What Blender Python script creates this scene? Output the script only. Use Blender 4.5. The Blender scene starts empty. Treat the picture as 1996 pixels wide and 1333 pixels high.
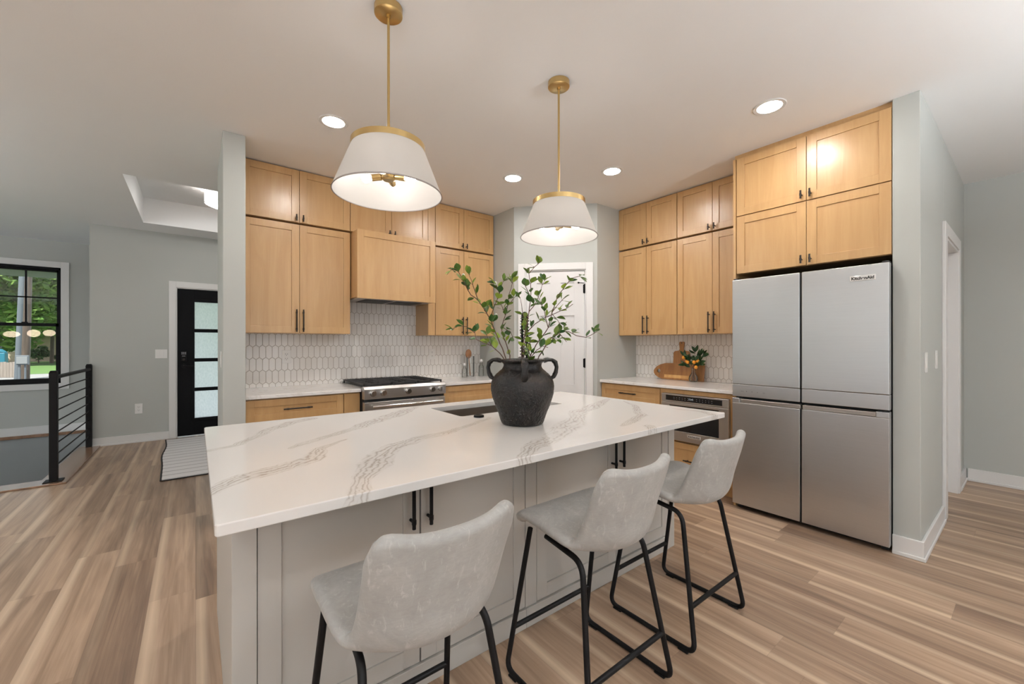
import bpy, bmesh, math, random
from mathutils import Vector, Matrix, noise as mnoise
random.seed(7)
PI = math.pi
SC = bpy.context.scene
COL = SC.collection

# ------------------------------------------------------------------ camera
F_PX, YAW, CAM_H = 794.18, 0.6606, 1.2602
cam_data = bpy.data.cameras.new('camera')
cam_data.sensor_width = 36.0
cam_data.lens = F_PX / 1996 * 36.0
cam_data.shift_y = 4.17 / 1996
cam_data.clip_start = 0.02
cam = bpy.data.objects.new('camera', cam_data)
COL.objects.link(cam)
cam.location = (0, 0, CAM_H)
cam.rotation_euler = (PI / 2, 0.0008, -YAW)
SC.camera = cam

# ------------------------------------------------------------------ colour and world
SC.view_settings.view_transform = 'Standard'
SC.view_settings.look = 'None'
SC.view_settings.exposure = 0.12
SC.view_settings.gamma = 1.0
SC.view_settings.use_curve_mapping = False
world = bpy.data.worlds.new('sky')
SC.world = world
world.use_nodes = True
wt = world.node_tree
bg = wt.nodes['Background']
_tc = wt.nodes.new('ShaderNodeTexCoord'); _sp = wt.nodes.new('ShaderNodeSeparateXYZ'); wt.links.new(_tc.outputs['Generated'], _sp.inputs[0])
_rp = wt.nodes.new('ShaderNodeValToRGB'); wt.links.new(_sp.outputs[2], _rp.inputs[0])     # ground glow below the horizon added to light the ceiling, soft sky above
_rp.color_ramp.elements[0].position = 0.0; _rp.color_ramp.elements[0].color = (0.50, 0.53, 0.56, 1)
_rp.color_ramp.elements[1].position = 0.02; _rp.color_ramp.elements[1].color = (0.37, 0.40, 0.43, 1)
wt.links.new(_rp.outputs[0], bg.inputs[0])
bg.inputs[1].default_value = 3.6
sun_data = bpy.data.lights.new('sun', 'SUN'); sun_data.energy = 12.0; sun_data.angle = 0.02; sun_data.color = (1.0, 0.95, 0.88)
sun = bpy.data.objects.new('sun', sun_data); COL.objects.link(sun); sun.rotation_euler = (math.radians(28), math.radians(-12), 0)
SC.cycles.max_bounces = 8
SC.cycles.diffuse_bounces = 5
SC.cycles.sample_clamp_indirect = 6.0
SC.cycles.use_denoising = True
SC.cycles.caustics_reflective = False
SC.cycles.caustics_refractive = False

DAY_PORTALS = []          # daylight enters by the windows behind and beside the camera
def portal(name, loc, rot, sx, sy):
    d = bpy.data.lights.new(name, 'AREA')
    d.shape = 'RECTANGLE'; d.size = sx; d.size_y = sy
    d.cycles.is_portal = True
    o = bpy.data.objects.new(name, d); COL.objects.link(o)
    o.location = loc; o.rotation_euler = rot
    return o
portal('daylight_patio', (-0.6, -5.3, 1.25), (PI / 2, 0, 0), 6.4, 2.3)
portal('daylight_side', (-5.2, -1.55, 1.28), (PI / 2, 0, -PI / 2), 4.3, 2.35)
portal('daylight_stair_side', (-5.2, 6.95, 1.28), (PI / 2, 0, -PI / 2), 2.5, 2.35)
portal('daylight_stairs', (-2.9, 8.72, 1.53), (PI / 2, 0, PI), 2.8, 1.66)

# ------------------------------------------------------------------ materials
def mat(name):
    m = bpy.data.materials.new(name); m.use_nodes = True
    nt = m.node_tree
    b = nt.nodes['Principled BSDF']
    return m, nt, b
def nd(nt, typ, **kw):
    n = nt.nodes.new(typ)
    for k, v in kw.items():
        if k.startswith('i_'):
            key = k[2:]
            key = int(key) if key.isdigit() else key.replace('_', ' ')
            n.inputs[key].default_value = v
        else:
            setattr(n, k, v)
    return n
def ln(nt, a, b): nt.links.new(a, b)
def val(nt, op, a, b=None, c=None, clamp=False):
    n = nt.nodes.new('ShaderNodeMath'); n.operation = op; n.use_clamp = clamp
    for i, x in enumerate((a, b, c)):
        if x is None: continue
        if isinstance(x, (int, float)): n.inputs[i].default_value = x
        else: nt.links.new(x, n.inputs[i])
    return n.outputs[0]
def ramp(nt, fac, stops, interp='LINEAR'):
    r = nt.nodes.new('ShaderNodeValToRGB'); r.color_ramp.interpolation = interp
    e = r.color_ramp.elements
    while len(e) < len(stops): e.new(0.5)
    for i, (p, c) in enumerate(stops):
        e[i].position = p; e[i].color = (*c, 1) if len(c) == 3 else c
    nt.links.new(fac, r.inputs[0])
    return r.outputs[0]
def mixc(nt, fac, a, b, mode='MIX'):
    n = nt.nodes.new('ShaderNodeMix'); n.data_type = 'RGBA'; n.blend_type = mode
    for i, x in ((0, fac), (6, a), (7, b)):
        if isinstance(x, (int, float)): n.inputs[i].default_value = x
        elif isinstance(x, tuple): n.inputs[i].default_value = (*x, 1)
        else: nt.links.new(x, n.inputs[i])
    return n.outputs[2]
def coords(nt, scale=(1, 1, 1), space='Object', rot=(0, 0, 0)):
    t = nt.nodes.new('ShaderNodeTexCoord')
    m = nt.nodes.new('ShaderNodeMapping'); m.inputs['Scale'].default_value = scale; m.inputs['Rotation'].default_value = rot
    nt.links.new(t.outputs[space], m.inputs[0])
    return m.outputs[0]
def noise(nt, vec, scale, detail=3, rough=0.5, dist=0.0):
    n = nt.nodes.new('ShaderNodeTexNoise')
    n.inputs['Scale'].default_value = scale; n.inputs['Detail'].default_value = detail
    n.inputs['Roughness'].default_value = rough; n.inputs['Distortion'].default_value = dist
    if vec is not None: nt.links.new(vec, n.inputs['Vector'])
    return n.outputs[0]
def bump(nt, b, h, strength, dist=0.002):
    n = nt.nodes.new('ShaderNodeBump'); n.inputs['Strength'].default_value = strength; n.inputs['Distance'].default_value = dist
    nt.links.new(h, n.inputs['Height']); nt.links.new(n.outputs[0], b.inputs['Normal'])
def plain(name, col, rough=0.5, metal=0.0, spec=None, coat=0.0):
    m, nt, b = mat(name)
    b.inputs['Base Color'].default_value = (*col, 1); b.inputs['Roughness'].default_value = rough
    b.inputs['Metallic'].default_value = metal
    if spec is not None: b.inputs['Specular IOR Level'].default_value = spec
    if coat: b.inputs['Coat Weight'].default_value = coat; b.inputs['Coat Roughness'].default_value = 0.15
    return m
def paint(name, col, rough=0.55, bs=0.08, sc=220):
    m, nt, b = mat(name)
    v = coords(nt)
    n = noise(nt, v, sc, 2)
    c = mixc(nt, noise(nt, v, 1.7, 2), tuple(x * 0.985 for x in col), tuple(min(1, x * 1.015) for x in col))
    ln(nt, c, b.inputs['Base Color']); b.inputs['Roughness'].default_value = rough
    bump(nt, b, n, bs, 0.001)
    return m
def emit(name, col, strength):
    m, nt, b = mat(name)
    b.inputs['Base Color'].default_value = (*col, 1)
    b.inputs['Emission Color'].default_value = (*col, 1); b.inputs['Emission Strength'].default_value = strength
    return m

M = {}
M['wall'] = paint('sage_grey_wall_paint', (0.46, 0.475, 0.45))
M['ceiling'] = paint('white_textured_ceiling_paint', (0.88, 0.88, 0.88), 0.8, 0.30, 130)
M['trim'] = paint('white_trim_paint', (0.74, 0.735, 0.725), 0.35, 0.02)
M['door_white'] = paint('white_door_paint', (0.72, 0.715, 0.71), 0.4, 0.03)
M['door_black'] = plain('black_door_paint', (0.004, 0.004, 0.0045), 0.45, 0.0, 0.08)
M['black'] = plain('black_powder_coat', (0.006, 0.0055, 0.0055), 0.5, 0.0, 0.12)
M['bronze'] = plain('dark_bronze_metal', (0.030, 0.022, 0.017), 0.38, 0.6)
M['window_black'] = plain('black_window_frame', (0.004, 0.004, 0.005), 0.45, 0.0, 0.1)
M['well_wall'] = paint('grey_stairwell_paint', (0.30, 0.315, 0.315))
M['island'] = paint('greige_cabinet_paint', (0.50, 0.48, 0.445), 0.42, 0.02)
M['plastic_white'] = plain('white_plastic', (0.78, 0.77, 0.75), 0.35)
M['slot'] = plain('dark_slot', (0.03, 0.03, 0.03), 0.6)
M['brass'] = plain('brushed_brass', (0.60, 0.43, 0.19), 0.30, 1.0)
M['chrome'] = plain('chrome', (0.75, 0.74, 0.72), 0.12, 1.0)
M['gap'] = plain('shadow_black_rubber', (0.006, 0.006, 0.006), 0.7)
M['iron'] = plain('cast_iron', (0.016, 0.015, 0.015), 0.55)
M['oven_glass'] = plain('black_oven_glass', (0.008, 0.008, 0.009), 0.06)
M['display'] = emit('pale_display_digits', (0.55, 0.62, 0.65), 0.25)
M['badge'] = plain('satin_silver_badge', (0.78, 0.77, 0.76), 0.3, 0.6)
M['ink'] = plain('black_lettering', (0.012, 0.012, 0.012), 0.5)
M['grey_ink'] = plain('grey_marking', (0.22, 0.22, 0.23), 0.5)

def wood_maple(name, a, b_, rough=0.33):
    m, nt, b = mat(name)
    oi = nt.nodes.new('ShaderNodeObjectInfo')
    t = nt.nodes.new('ShaderNodeTexCoord')
    off = nt.nodes.new('ShaderNodeVectorMath'); off.operation = 'SCALE'; off.inputs[3].default_value = 7.0
    cmb = nt.nodes.new('ShaderNodeCombineXYZ')
    for i in range(3): ln(nt, oi.outputs['Random'], cmb.inputs[i])
    ln(nt, cmb.outputs[0], off.inputs[0])
    ad = nt.nodes.new('ShaderNodeVectorMath'); ad.operation = 'ADD'
    ln(nt, t.outputs['Object'], ad.inputs[0]); ln(nt, off.outputs[0], ad.inputs[1])
    mp = nt.nodes.new('ShaderNodeMapping'); mp.inputs['Scale'].default_value = (9, 9, 0.9)
    ln(nt, ad.outputs[0], mp.inputs[0])
    n1 = noise(nt, mp.outputs[0], 1.6, 5, 0.55, 1.1)
    mp2 = nt.nodes.new('ShaderNodeMapping'); mp2.inputs['Scale'].default_value = (120, 120, 5)
    ln(nt, ad.outputs[0], mp2.inputs[0])
    n2 = noise(nt, mp2.outputs[0], 1.0, 3, 0.6)
    f = val(nt, 'ADD', val(nt, 'MULTIPLY', n1, 0.75), val(nt, 'MULTIPLY', n2, 0.25))
    c = ramp(nt, f, [(0.30, a), (0.52, tuple((x + y) / 2 for x, y in zip(a, b_))), (0.72, b_)])
    c = mixc(nt, val(nt, 'MULTIPLY', oi.outputs['Random'], 0.25), c, tuple(x * 0.86 for x in a))
    ln(nt, c, b.inputs['Base Color']); b.inputs['Roughness'].default_value = rough
    b.inputs['Coat Weight'].default_value = 0.45; b.inputs['Coat Roughness'].default_value = 0.27
    if rough > .3: bump(nt, b, n2, 0.04, 0.001)
    return m
M['maple'] = wood_maple('honey_maple', (0.50, 0.292, 0.120), (0.60, 0.38, 0.176))
M['maple_dark'] = plain('maple_shadow_edge', (0.16, 0.075, 0.03), 0.5)
M['acacia'] = wood_maple('acacia_board', (0.20, 0.075, 0.02), (0.52, 0.24, 0.07), 0.4)
M['acacia_light'] = wood_maple('acacia_sapwood', (0.55, 0.27, 0.08), (0.78, 0.50, 0.20), 0.4)
M['spoon_wood'] = wood_maple('utensil_wood', (0.26, 0.10, 0.035), (0.42, 0.19, 0.07), 0.5)
M['pole_wood'] = wood_maple('weathered_pole_wood', (0.035, 0.024, 0.017), (0.085, 0.058, 0.042), 0.8)
M['fence_wood'] = wood_maple('weathered_fence_wood', (0.16, 0.13, 0.11), (0.27, 0.23, 0.20), 0.8)

def floor_planks():
    m, nt, b = mat('oak_look_plank_floor')
    t = nt.nodes.new('ShaderNodeTexCoord'); s = nt.nodes.new('ShaderNodeSeparateXYZ')
    ln(nt, t.outputs['Object'], s.inputs[0])
    W, L = 0.182, 1.22
    u = val(nt, 'DIVIDE', s.outputs[0], W)
    iu = val(nt, 'FLOOR', u); fu = val(nt, 'SUBTRACT', u, iu)
    wn = nt.nodes.new('ShaderNodeTexWhiteNoise'); wn.noise_dimensions = '1D'; ln(nt, iu, wn.inputs['W'])
    v = val(nt, 'ADD', val(nt, 'DIVIDE', s.outputs[1], L), val(nt, 'MULTIPLY', wn.outputs['Value'], 5.0))
    iv = val(nt, 'FLOOR', v); fv = val(nt, 'SUBTRACT', v, iv)
    w2 = nt.nodes.new('ShaderNodeTexWhiteNoise'); w2.noise_dimensions = '2D'
    cb = nt.nodes.new('ShaderNodeCombineXYZ'); ln(nt, iu, cb.inputs[0]); ln(nt, iv, cb.inputs[1]); ln(nt, cb.outputs[0], w2.inputs['Vector'])
    rnd = w2.outputs['Value']
    gx = val(nt, 'ADD', s.outputs[0], val(nt, 'MULTIPLY', rnd, 13.7))
    def stretched(kx, ky, sc, det, dist, rough=0.55):
        c = nt.nodes.new('ShaderNodeCombineXYZ')
        ln(nt, val(nt, 'MULTIPLY', gx, kx), c.inputs[0]); ln(nt, val(nt, 'MULTIPLY', s.outputs[1], ky), c.inputs[1])
        ln(nt, val(nt, 'MULTIPLY', rnd, 31.0), c.inputs[2])
        return noise(nt, c.outputs[0], sc, det, rough, dist)
    broad = stretched(11, 0.75, 1.0, 3, 0.6)
    fine = stretched(95, 2.2, 1.0, 5, 0.5, 0.62)
    cath = stretched(26, 1.1, 1.0, 3, 1.5)
    f = val(nt, 'ADD', val(nt, 'ADD', val(nt, 'MULTIPLY', broad, 0.55), val(nt, 'MULTIPLY', cath, 0.27)), val(nt, 'MULTIPLY', fine, 0.20))
    f = val(nt, 'ADD', f, val(nt, 'MULTIPLY', val(nt, 'SUBTRACT', rnd, 0.5), 0.13))
    c = ramp(nt, f, [(0.30, (0.115, 0.068, 0.043)), (0.43, (0.225, 0.145, 0.095)), (0.54, (0.335, 0.225, 0.150)), (0.65, (0.44, 0.308, 0.212)), (0.80, (0.56, 0.415, 0.30))])
    # pale sapwood streak hugging one long edge of a plank
    edge = val(nt, 'ABSOLUTE', val(nt, 'SUBTRACT', fu, val(nt, 'ADD', 0.05, val(nt, 'MULTIPLY', broad, 0.12))))
    streak = val(nt, 'MULTIPLY', val(nt, 'SUBTRACT', 1.0, val(nt, 'MULTIPLY', edge, 6.5), clamp=True), val(nt, 'MULTIPLY_ADD', rnd, 0.8, 0.2))
    c = mixc(nt, val(nt, 'MULTIPLY', streak, 0.72), c, (0.72, 0.565, 0.41))
    du = val(nt, 'MULTIPLY', val(nt, 'MINIMUM', fu, val(nt, 'SUBTRACT', 1.0, fu)), W)
    dv = val(nt, 'MULTIPLY', val(nt, 'MINIMUM', fv, val(nt, 'SUBTRACT', 1.0, fv)), L)
    d = val(nt, 'MINIMUM', du, dv)
    seam = val(nt, 'LESS_THAN', d, 0.0013)
    c = mixc(nt, val(nt, 'MULTIPLY', seam, 0.22), c, (0.10, 0.06, 0.04))
    ln(nt, c, b.inputs['Base Color'])
    rr = val(nt, 'ADD', 0.30, val(nt, 'MULTIPLY', fine, 0.16)); ln(nt, rr, b.inputs['Roughness'])
    bump(nt, b, val(nt, 'SUBTRACT', fine, seam), 0.08, 0.0015)
    return m
M['floor'] = floor_planks()

def quartz(name, veins):
    """white quartz; veins = list of (x0,y0,x1,y1,half width) in the slab's own metres, banded taupe figure inside each"""
    m, nt, b = mat(name)
    t = nt.nodes.new('ShaderNodeTexCoord')
    wv = nt.nodes.new('ShaderNodeTexNoise'); wv.inputs['Scale'].default_value = 4.5; wv.inputs['Detail'].default_value = 4
    ln(nt, t.outputs['Object'], wv.inputs['Vector'])
    a = nt.nodes.new('ShaderNodeVectorMath'); a.operation = 'SUBTRACT'; a.inputs[1].default_value = (0.5, 0.5, 0.5)
    ln(nt, wv.outputs['Color'], a.inputs[0])
    a2 = nt.nodes.new('ShaderNodeVectorMath'); a2.operation = 'SCALE'; a2.inputs[3].default_value = 0.10
    ln(nt, a.outputs[0], a2.inputs[0])
    p = nt.nodes.new('ShaderNodeVectorMath'); p.operation = 'ADD'
    ln(nt, t.outputs['Object'], p.inputs[0]); ln(nt, a2.outputs[0], p.inputs[1])
    s = nt.nodes.new('ShaderNodeSeparateXYZ'); ln(nt, p.outputs[0], s.inputs[0])
    X, Y = s.outputs[0], s.outputs[1]
    best = None
    for (x0, y0, x1, y1, w0, w1) in veins:
        dx, dy = x1 - x0, y1 - y0; l2 = dx * dx + dy * dy
        px = val(nt, 'SUBTRACT', X, x0); py = val(nt, 'SUBTRACT', Y, y0)
        tt = val(nt, 'ADD', val(nt, 'MULTIPLY', px, dx / l2), val(nt, 'MULTIPLY', py, dy / l2), clamp=True)
        qx = val(nt, 'SUBTRACT', px, val(nt, 'MULTIPLY', tt, dx)); qy = val(nt, 'SUBTRACT', py, val(nt, 'MULTIPLY', tt, dy))
        d = val(nt, 'SQRT', val(nt, 'ADD', val(nt, 'MULTIPLY', qx, qx), val(nt, 'MULTIPLY', qy, qy)))
        w = val(nt, 'MULTIPLY_ADD', tt, w1 - w0, w0)
        e = val(nt, 'DIVIDE', d, w)
        best = e if best is None else val(nt, 'MINIMUM', best, e)
    n1 = noise(nt, t.outputs['Object'], 7.0, 5, 0.6, 0.8)
    n2 = noise(nt, t.outputs['Object'], 38.0, 4, 0.6, 0.5)
    lo, hi = ((0.735, 0.715, 0.69), (0.765, 0.748, 0.725)) if veins else ((0.80, 0.785, 0.765), (0.84, 0.825, 0.81))
    base = mixc(nt, noise(nt, t.outputs['Object'], 2.2, 3), lo, hi)
    if best is not None:
        lines = val(nt, 'ABSOLUTE', val(nt, 'SINE', val(nt, 'MULTIPLY_ADD', best, 7.5, val(nt, 'MULTIPLY', n1, 16.0))))
        thin = ramp(nt, lines, [(0.0, (1, 1, 1)), (0.35, (0.60, 0.60, 0.60)), (0.70, (0.26, 0.26, 0.26)), (1.0, (0.16, 0.16, 0.16))])
        edge = ramp(nt, best, [(0.0, (1, 1, 1)), (0.75, (0.85, 0.85, 0.85)), (1.0, (0, 0, 0))])
        k = val(nt, 'MULTIPLY', thin, edge)
        k = val(nt, 'MULTIPLY', k, ramp(nt, n1, [(0.30, (0.35, 0.35, 0.35)), (0.52, (1, 1, 1))]))
        base = mixc(nt, val(nt, 'MULTIPLY', k, 0.80, clamp=True), base, (0.33, 0.275, 0.225))
        rust = val(nt, 'MULTIPLY', val(nt, 'GREATER_THAN', n2, 0.66), val(nt, 'LESS_THAN', best, 0.55))
        base = mixc(nt, val(nt, 'MULTIPLY', rust, 0.25), base, (0.30, 0.17, 0.07))
    else:
        sc = nt.nodes.new('ShaderNodeMapping'); sc.inputs['Scale'].default_value = (1, 1, 1); sc.inputs['Rotation'].default_value = (0, 0, 0.6)
        ln(nt, t.outputs['Object'], sc.inputs[0])
        k = noise(nt, sc.outputs[0], 2.1, 5, 0.6, 1.2)
        line = val(nt, 'SUBTRACT', 1.0, val(nt, 'MULTIPLY', val(nt, 'ABSOLUTE', val(nt, 'SUBTRACT', k, 0.5)), 38.0), clamp=True)
        base = mixc(nt, val(nt, 'MULTIPLY', line, 0.22), base, (0.42, 0.36, 0.30))
    ln(nt, base, b.inputs['Base Color'])
    b.inputs['Roughness'].default_value = 0.13
    return m

def stainless(name, axis=2, col=(0.57, 0.572, 0.575), rough=0.36):
    """brushed steel; the brush lines run across `axis`"""
    m, nt, b = mat(name)
    sc = [4, 4, 4]; sc[axis] = 420
    v = coords(nt, tuple(sc))
    n = noise(nt, v, 1.0, 3, 0.6)
    big = noise(nt, coords(nt, (2.2, 2.2, 1.4)), 1.2, 2)
    c = mixc(nt, n, tuple(x * 0.93 for x in col), tuple(min(1, x * 1.06) for x in col))
    ln(nt, c, b.inputs['Base Color'])
    b.inputs['Metallic'].default_value = 1.0
    ln(nt, val(nt, 'ADD', rough - 0.05, val(nt, 'MULTIPLY', big, 0.12)), b.inputs['Roughness'])
    b.inputs['Anisotropic'].default_value = 0.7
    return m
M['steel'] = stainless('brushed_stainless_steel')
M['steel_bright'] = stainless('brushed_range_steel', 2, (0.68, 0.665, 0.65), 0.33)
M['steel_dark'] = stainless('brushed_sink_steel', 2, (0.50, 0.46, 0.42), 0.35)

def picket_tile(name, axis):
    """elongated hexagon tiles 48 mm wide with pointed ends; axis = 0 for a wall along x, 1 for a wall along y"""
    m, nt, b = mat(name)
    t = nt.nodes.new('ShaderNodeTexCoord'); s = nt.nodes.new('ShaderNodeSeparateXYZ'); ln(nt, t.outputs['Object'], s.inputs[0])
    U, V = s.outputs[axis], s.outputs[2]
    W, P = 0.0486, 0.1083; A, B = P / 2 - 0.009, P / 2 + 0.009     # half straight side, half tip height
    def cell(du, dv):
        u = val(nt, 'SUBTRACT', val(nt, 'DIVIDE', U, W), du); v = val(nt, 'SUBTRACT', val(nt, 'DIVIDE', V, 2 * P), dv)
        iu = val(nt, 'ROUND', u); iv = val(nt, 'ROUND', v)
        au = val(nt, 'ABSOLUTE', val(nt, 'MULTIPLY', val(nt, 'SUBTRACT', u, iu), W))
        av = val(nt, 'ABSOLUTE', val(nt, 'MULTIPLY', val(nt, 'SUBTRACT', v, iv), 2 * P))
        e1 = val(nt, 'SUBTRACT', W / 2, au)
        e2 = val(nt, 'MULTIPLY', val(nt, 'SUBTRACT', val(nt, 'SUBTRACT', B, val(nt, 'MULTIPLY', au, (B - A) * 2 / W)), av), 0.8)
        cb = nt.nodes.new('ShaderNodeCombineXYZ'); ln(nt, iu, cb.inputs[0]); ln(nt, iv, cb.inputs[1]); cb.inputs[2].default_value = du
        return val(nt, 'MINIMUM', e1, e2), cb.outputs[0]
    ea, ia = cell(0.0, 0.0); eb, ib = cell(0.5, 0.5)
    e = val(nt, 'MAXIMUM', ea, eb)
    sel = val(nt, 'GREATER_THAN', ea, eb)
    mx = nt.nodes.new('ShaderNodeMix'); mx.data_type = 'VECTOR'; ln(nt, sel, mx.inputs[0]); ln(nt, ib, mx.inputs[4]); ln(nt, ia, mx.inputs[5])
    wn = nt.nodes.new('ShaderNodeTexWhiteNoise'); ln(nt, mx.outputs[1], wn.inputs['Vector'])
    tile = mixc(nt, wn.outputs['Value'], (0.80, 0.775, 0.745), (0.86, 0.84, 0.815))
    g = ramp(nt, e, [(0.0009, (1, 1, 1)), (0.0017, (0, 0, 0))])
    c = mixc(nt, g, tile, (0.37, 0.325, 0.28))
    ln(nt, c, b.inputs['Base Color'])
    ln(nt, val(nt, 'MULTIPLY_ADD', g, 0.6, 0.14), b.inputs['Roughness'])
    hgt = ramp(nt, e, [(0.0008, (0, 0, 0)), (0.0028, (1, 1, 1))])
    n = val(nt, 'MULTIPLY_ADD', noise(nt, t.outputs['Object'], 22, 2), 0.25, hgt)
    bump(nt, b, n, 0.35, 0.0015)
    return m
M['tile_x'] = picket_tile('white_picket_tile_along_range_wall', 0)
M['tile_y'] = picket_tile('white_picket_tile_along_side_wall', 1)

def suede():
    m, nt, b = mat('distressed_pale_grey_suede')
    v = coords(nt)
    n1 = noise(nt, v, 9, 6, 0.65, 0.8)
    n2 = noise(nt, v, 260, 2, 0.6)
    wv = noise(nt, coords(nt, (14, 14, 40)), 2.0, 4, 0.6, 2.0)
    f = val(nt, 'ADD', val(nt, 'MULTIPLY', n1, 0.7), val(nt, 'MULTIPLY', wv, 0.3))
    c = ramp(nt, f, [(0.32, (0.30, 0.292, 0.275)), (0.5, (0.355, 0.347, 0.328)), (0.64, (0.405, 0.397, 0.378)), (0.78, (0.47, 0.46, 0.44))])
    sc_ = noise(nt, coords(nt, (30, 30, 9), 'Object', (0.5, 0.3, 0)), 1.6, 6, 0.7, 1.5)
    c = mixc(nt, ramp(nt, sc_, [(0.56, (0, 0, 0)), (0.70, (0.55, 0.55, 0.55))]), c, (0.56, 0.55, 0.53))
    ln(nt, c, b.inputs['Base Color']); b.inputs['Roughness'].default_value = 0.72
    b.inputs['Sheen Weight'].default_value = 0.15
    bump(nt, b, n2, 0.12, 0.001)
    return m
M['suede'] = suede()

def clay():
    m, nt, b = mat('rough_black_glazed_clay')
    v = coords(nt)
    n1 = noise(nt, v, 48, 5, 0.75); n2 = noise(nt, v, 9, 4, 0.6, 0.6); n3 = noise(nt, v, 330, 2)
    c = ramp(nt, n2, [(0.40, (0.006, 0.0055, 0.0055)), (0.60, (0.016, 0.012, 0.010)), (0.76, (0.050, 0.035, 0.026))])
    spk = val(nt, 'GREATER_THAN', n3, 0.71)
    c = mixc(nt, val(nt, 'MULTIPLY', spk, 0.5), c, (0.35, 0.31, 0.28))
    ln(nt, c, b.inputs['Base Color']); b.inputs['Roughness'].default_value = 0.30
    b.inputs['Specular IOR Level'].default_value = 0.28
    bump(nt, b, n1, 0.6, 0.01)
    return m
M['clay'] = clay()

def leaf_mat(name, a, b_, trans=0.25):
    m, nt, b = mat(name)
    oi = nt.nodes.new('ShaderNodeNewGeometry')
    c = ramp(nt, oi.outputs['Random Per Island'], [(0.0, a), (0.6, tuple((x * 0.6 + y * 0.4) for x, y in zip(a, b_))), (1.0, b_)])
    ln(nt, c, b.inputs['Base Color']); b.inputs['Roughness'].default_value = 0.42
    tr = nt.nodes.new('ShaderNodeBsdfTranslucent'); ln(nt, c, tr.inputs[0])
    mx = nt.nodes.new('ShaderNodeMixShader'); mx.inputs[0].default_value = trans
    out = nt.nodes['Material Output']
    ln(nt, b.outputs[0], mx.inputs[1]); ln(nt, tr.outputs[0], mx.inputs[2]); ln(nt, mx.outputs[0], out.inputs[0])
    return m
M['leaf'] = leaf_mat('glossy_green_leaf', (0.022, 0.085, 0.020), (0.30, 0.40, 0.045))
M['leaf_dark'] = leaf_mat('dark_citrus_leaf', (0.010, 0.045, 0.012), (0.05, 0.11, 0.03))
M['tree_leaf'] = leaf_mat('tree_foliage', (0.10, 0.215, 0.045), (0.34, 0.48, 0.13), 0.45)
M['bush_leaf'] = leaf_mat('dark_bush_foliage', (0.035, 0.09, 0.028), (0.11, 0.20, 0.06), 0.3)
M['twig'] = plain('brown_twig', (0.085, 0.038, 0.022), 0.6)
M['bud'] = plain('white_bud', (0.72, 0.74, 0.66), 0.5)
M['orange'] = plain('kumquat_skin', (0.80, 0.32, 0.03), 0.35)
M['bark'] = plain('tree_bark', (0.09, 0.065, 0.05), 0.9)

def thin_glass(name, tint=(1, 1, 1), refl=1.0):
    m, nt, b = mat(name); nt.nodes.remove(b)
    tr = nt.nodes.new('ShaderNodeBsdfTransparent'); tr.inputs[0].default_value = (*tint, 1)
    gl = nt.nodes.new('ShaderNodeBsdfGlossy'); gl.inputs['Roughness'].default_value = 0.01
    fr = nt.nodes.new('ShaderNodeFresnel'); fr.inputs[0].default_value = 1.5
    mx = nt.nodes.new('ShaderNodeMixShader')
    ln(nt, val(nt, 'MULTIPLY', fr.outputs[0], refl), mx.inputs[0]); ln(nt, tr.outputs[0], mx.inputs[1]); ln(nt, gl.outputs[0], mx.inputs[2])
    ln(nt, mx.outputs[0], nt.nodes['Material Output'].inputs[0])
    return m
M['pane'] = thin_glass('window_glass', (0.97, 0.99, 0.98), 0.8)
M['clear_glass'] = thin_glass('clear_jar_glass', (0.985, 0.99, 0.985), 0.8)
def frosted():
    m, nt, b = mat('rain_frosted_glass'); nt.nodes.remove(b)
    v = coords(nt, (60, 60, 30)); n = noise(nt, v, 1.0, 3)
    tr = nt.nodes.new('ShaderNodeBsdfTranslucent'); ln(nt, ramp(nt, n, [(0.3, (0.80, 0.84, 0.84)), (0.7, (0.93, 0.95, 0.95))]), tr.inputs[0])
    gl = nt.nodes.new('ShaderNodeBsdfGlossy'); gl.inputs['Roughness'].default_value = 0.15
    bp = nt.nodes.new('ShaderNodeBump'); bp.inputs['Strength'].default_value = 0.4; ln(nt, n, bp.inputs['Height']); ln(nt, bp.outputs[0], gl.inputs['Normal'])
    mx = nt.nodes.new('ShaderNodeMixShader'); mx.inputs[0].default_value = 0.06
    ln(nt, tr.outputs[0], mx.inputs[1]); ln(nt, gl.outputs[0], mx.inputs[2]); ln(nt, mx.outputs[0], nt.nodes['Material Output'].inputs[0])
    return m
M['frosted'] = frosted()
def shade_fabric():
    m, nt, b = mat('white_linen_shade')
    n = noise(nt, coords(nt, (300, 300, 300)), 1.0, 2)
    b.inputs['Base Color'].default_value = (0.80, 0.785, 0.765, 1); b.inputs['Roughness'].default_value = 0.9
    bump(nt, b, n, 0.1, 0.0008)
    tr = nt.nodes.new('ShaderNodeBsdfTranslucent'); tr.inputs[0].default_value = (0.80, 0.77, 0.73, 1)
    mx = nt.nodes.new('ShaderNodeMixShader'); mx.inputs[0].default_value = 0.42
    ln(nt, b.outputs[0], mx.inputs[1]); ln(nt, tr.outputs[0], mx.inputs[2]); ln(nt, mx.outputs[0], nt.nodes['Material Output'].inputs[0])
    return m
M['shade'] = shade_fabric()
M['shade_edge'] = plain('grey_shade_binding', (0.42, 0.38, 0.36), 0.8)
M['bulb'] = emit('frosted_bulb', (1.0, 0.95, 0.90), 34.0)
M['lens'] = emit('recessed_light_lens', (1.0, 0.965, 0.925), 205.0)
M['drum'] = emit('lit_drum_shade', (1.0, 0.95, 0.90), 2.2)
M['drum_lens'] = emit('lit_drum_lens', (1.0, 0.97, 0.94), 34.0)
M['added_uplight'] = emit('added_uplight_glow', (0.90, 0.96, 1.0), 1250.0)  # glow of the unseen uplighters added to lift the ceiling
M['oval_lamp'] = emit('lit_paper_lamp', (1.0, 0.78, 0.58), 14.0)
M['rug'] = None
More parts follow.
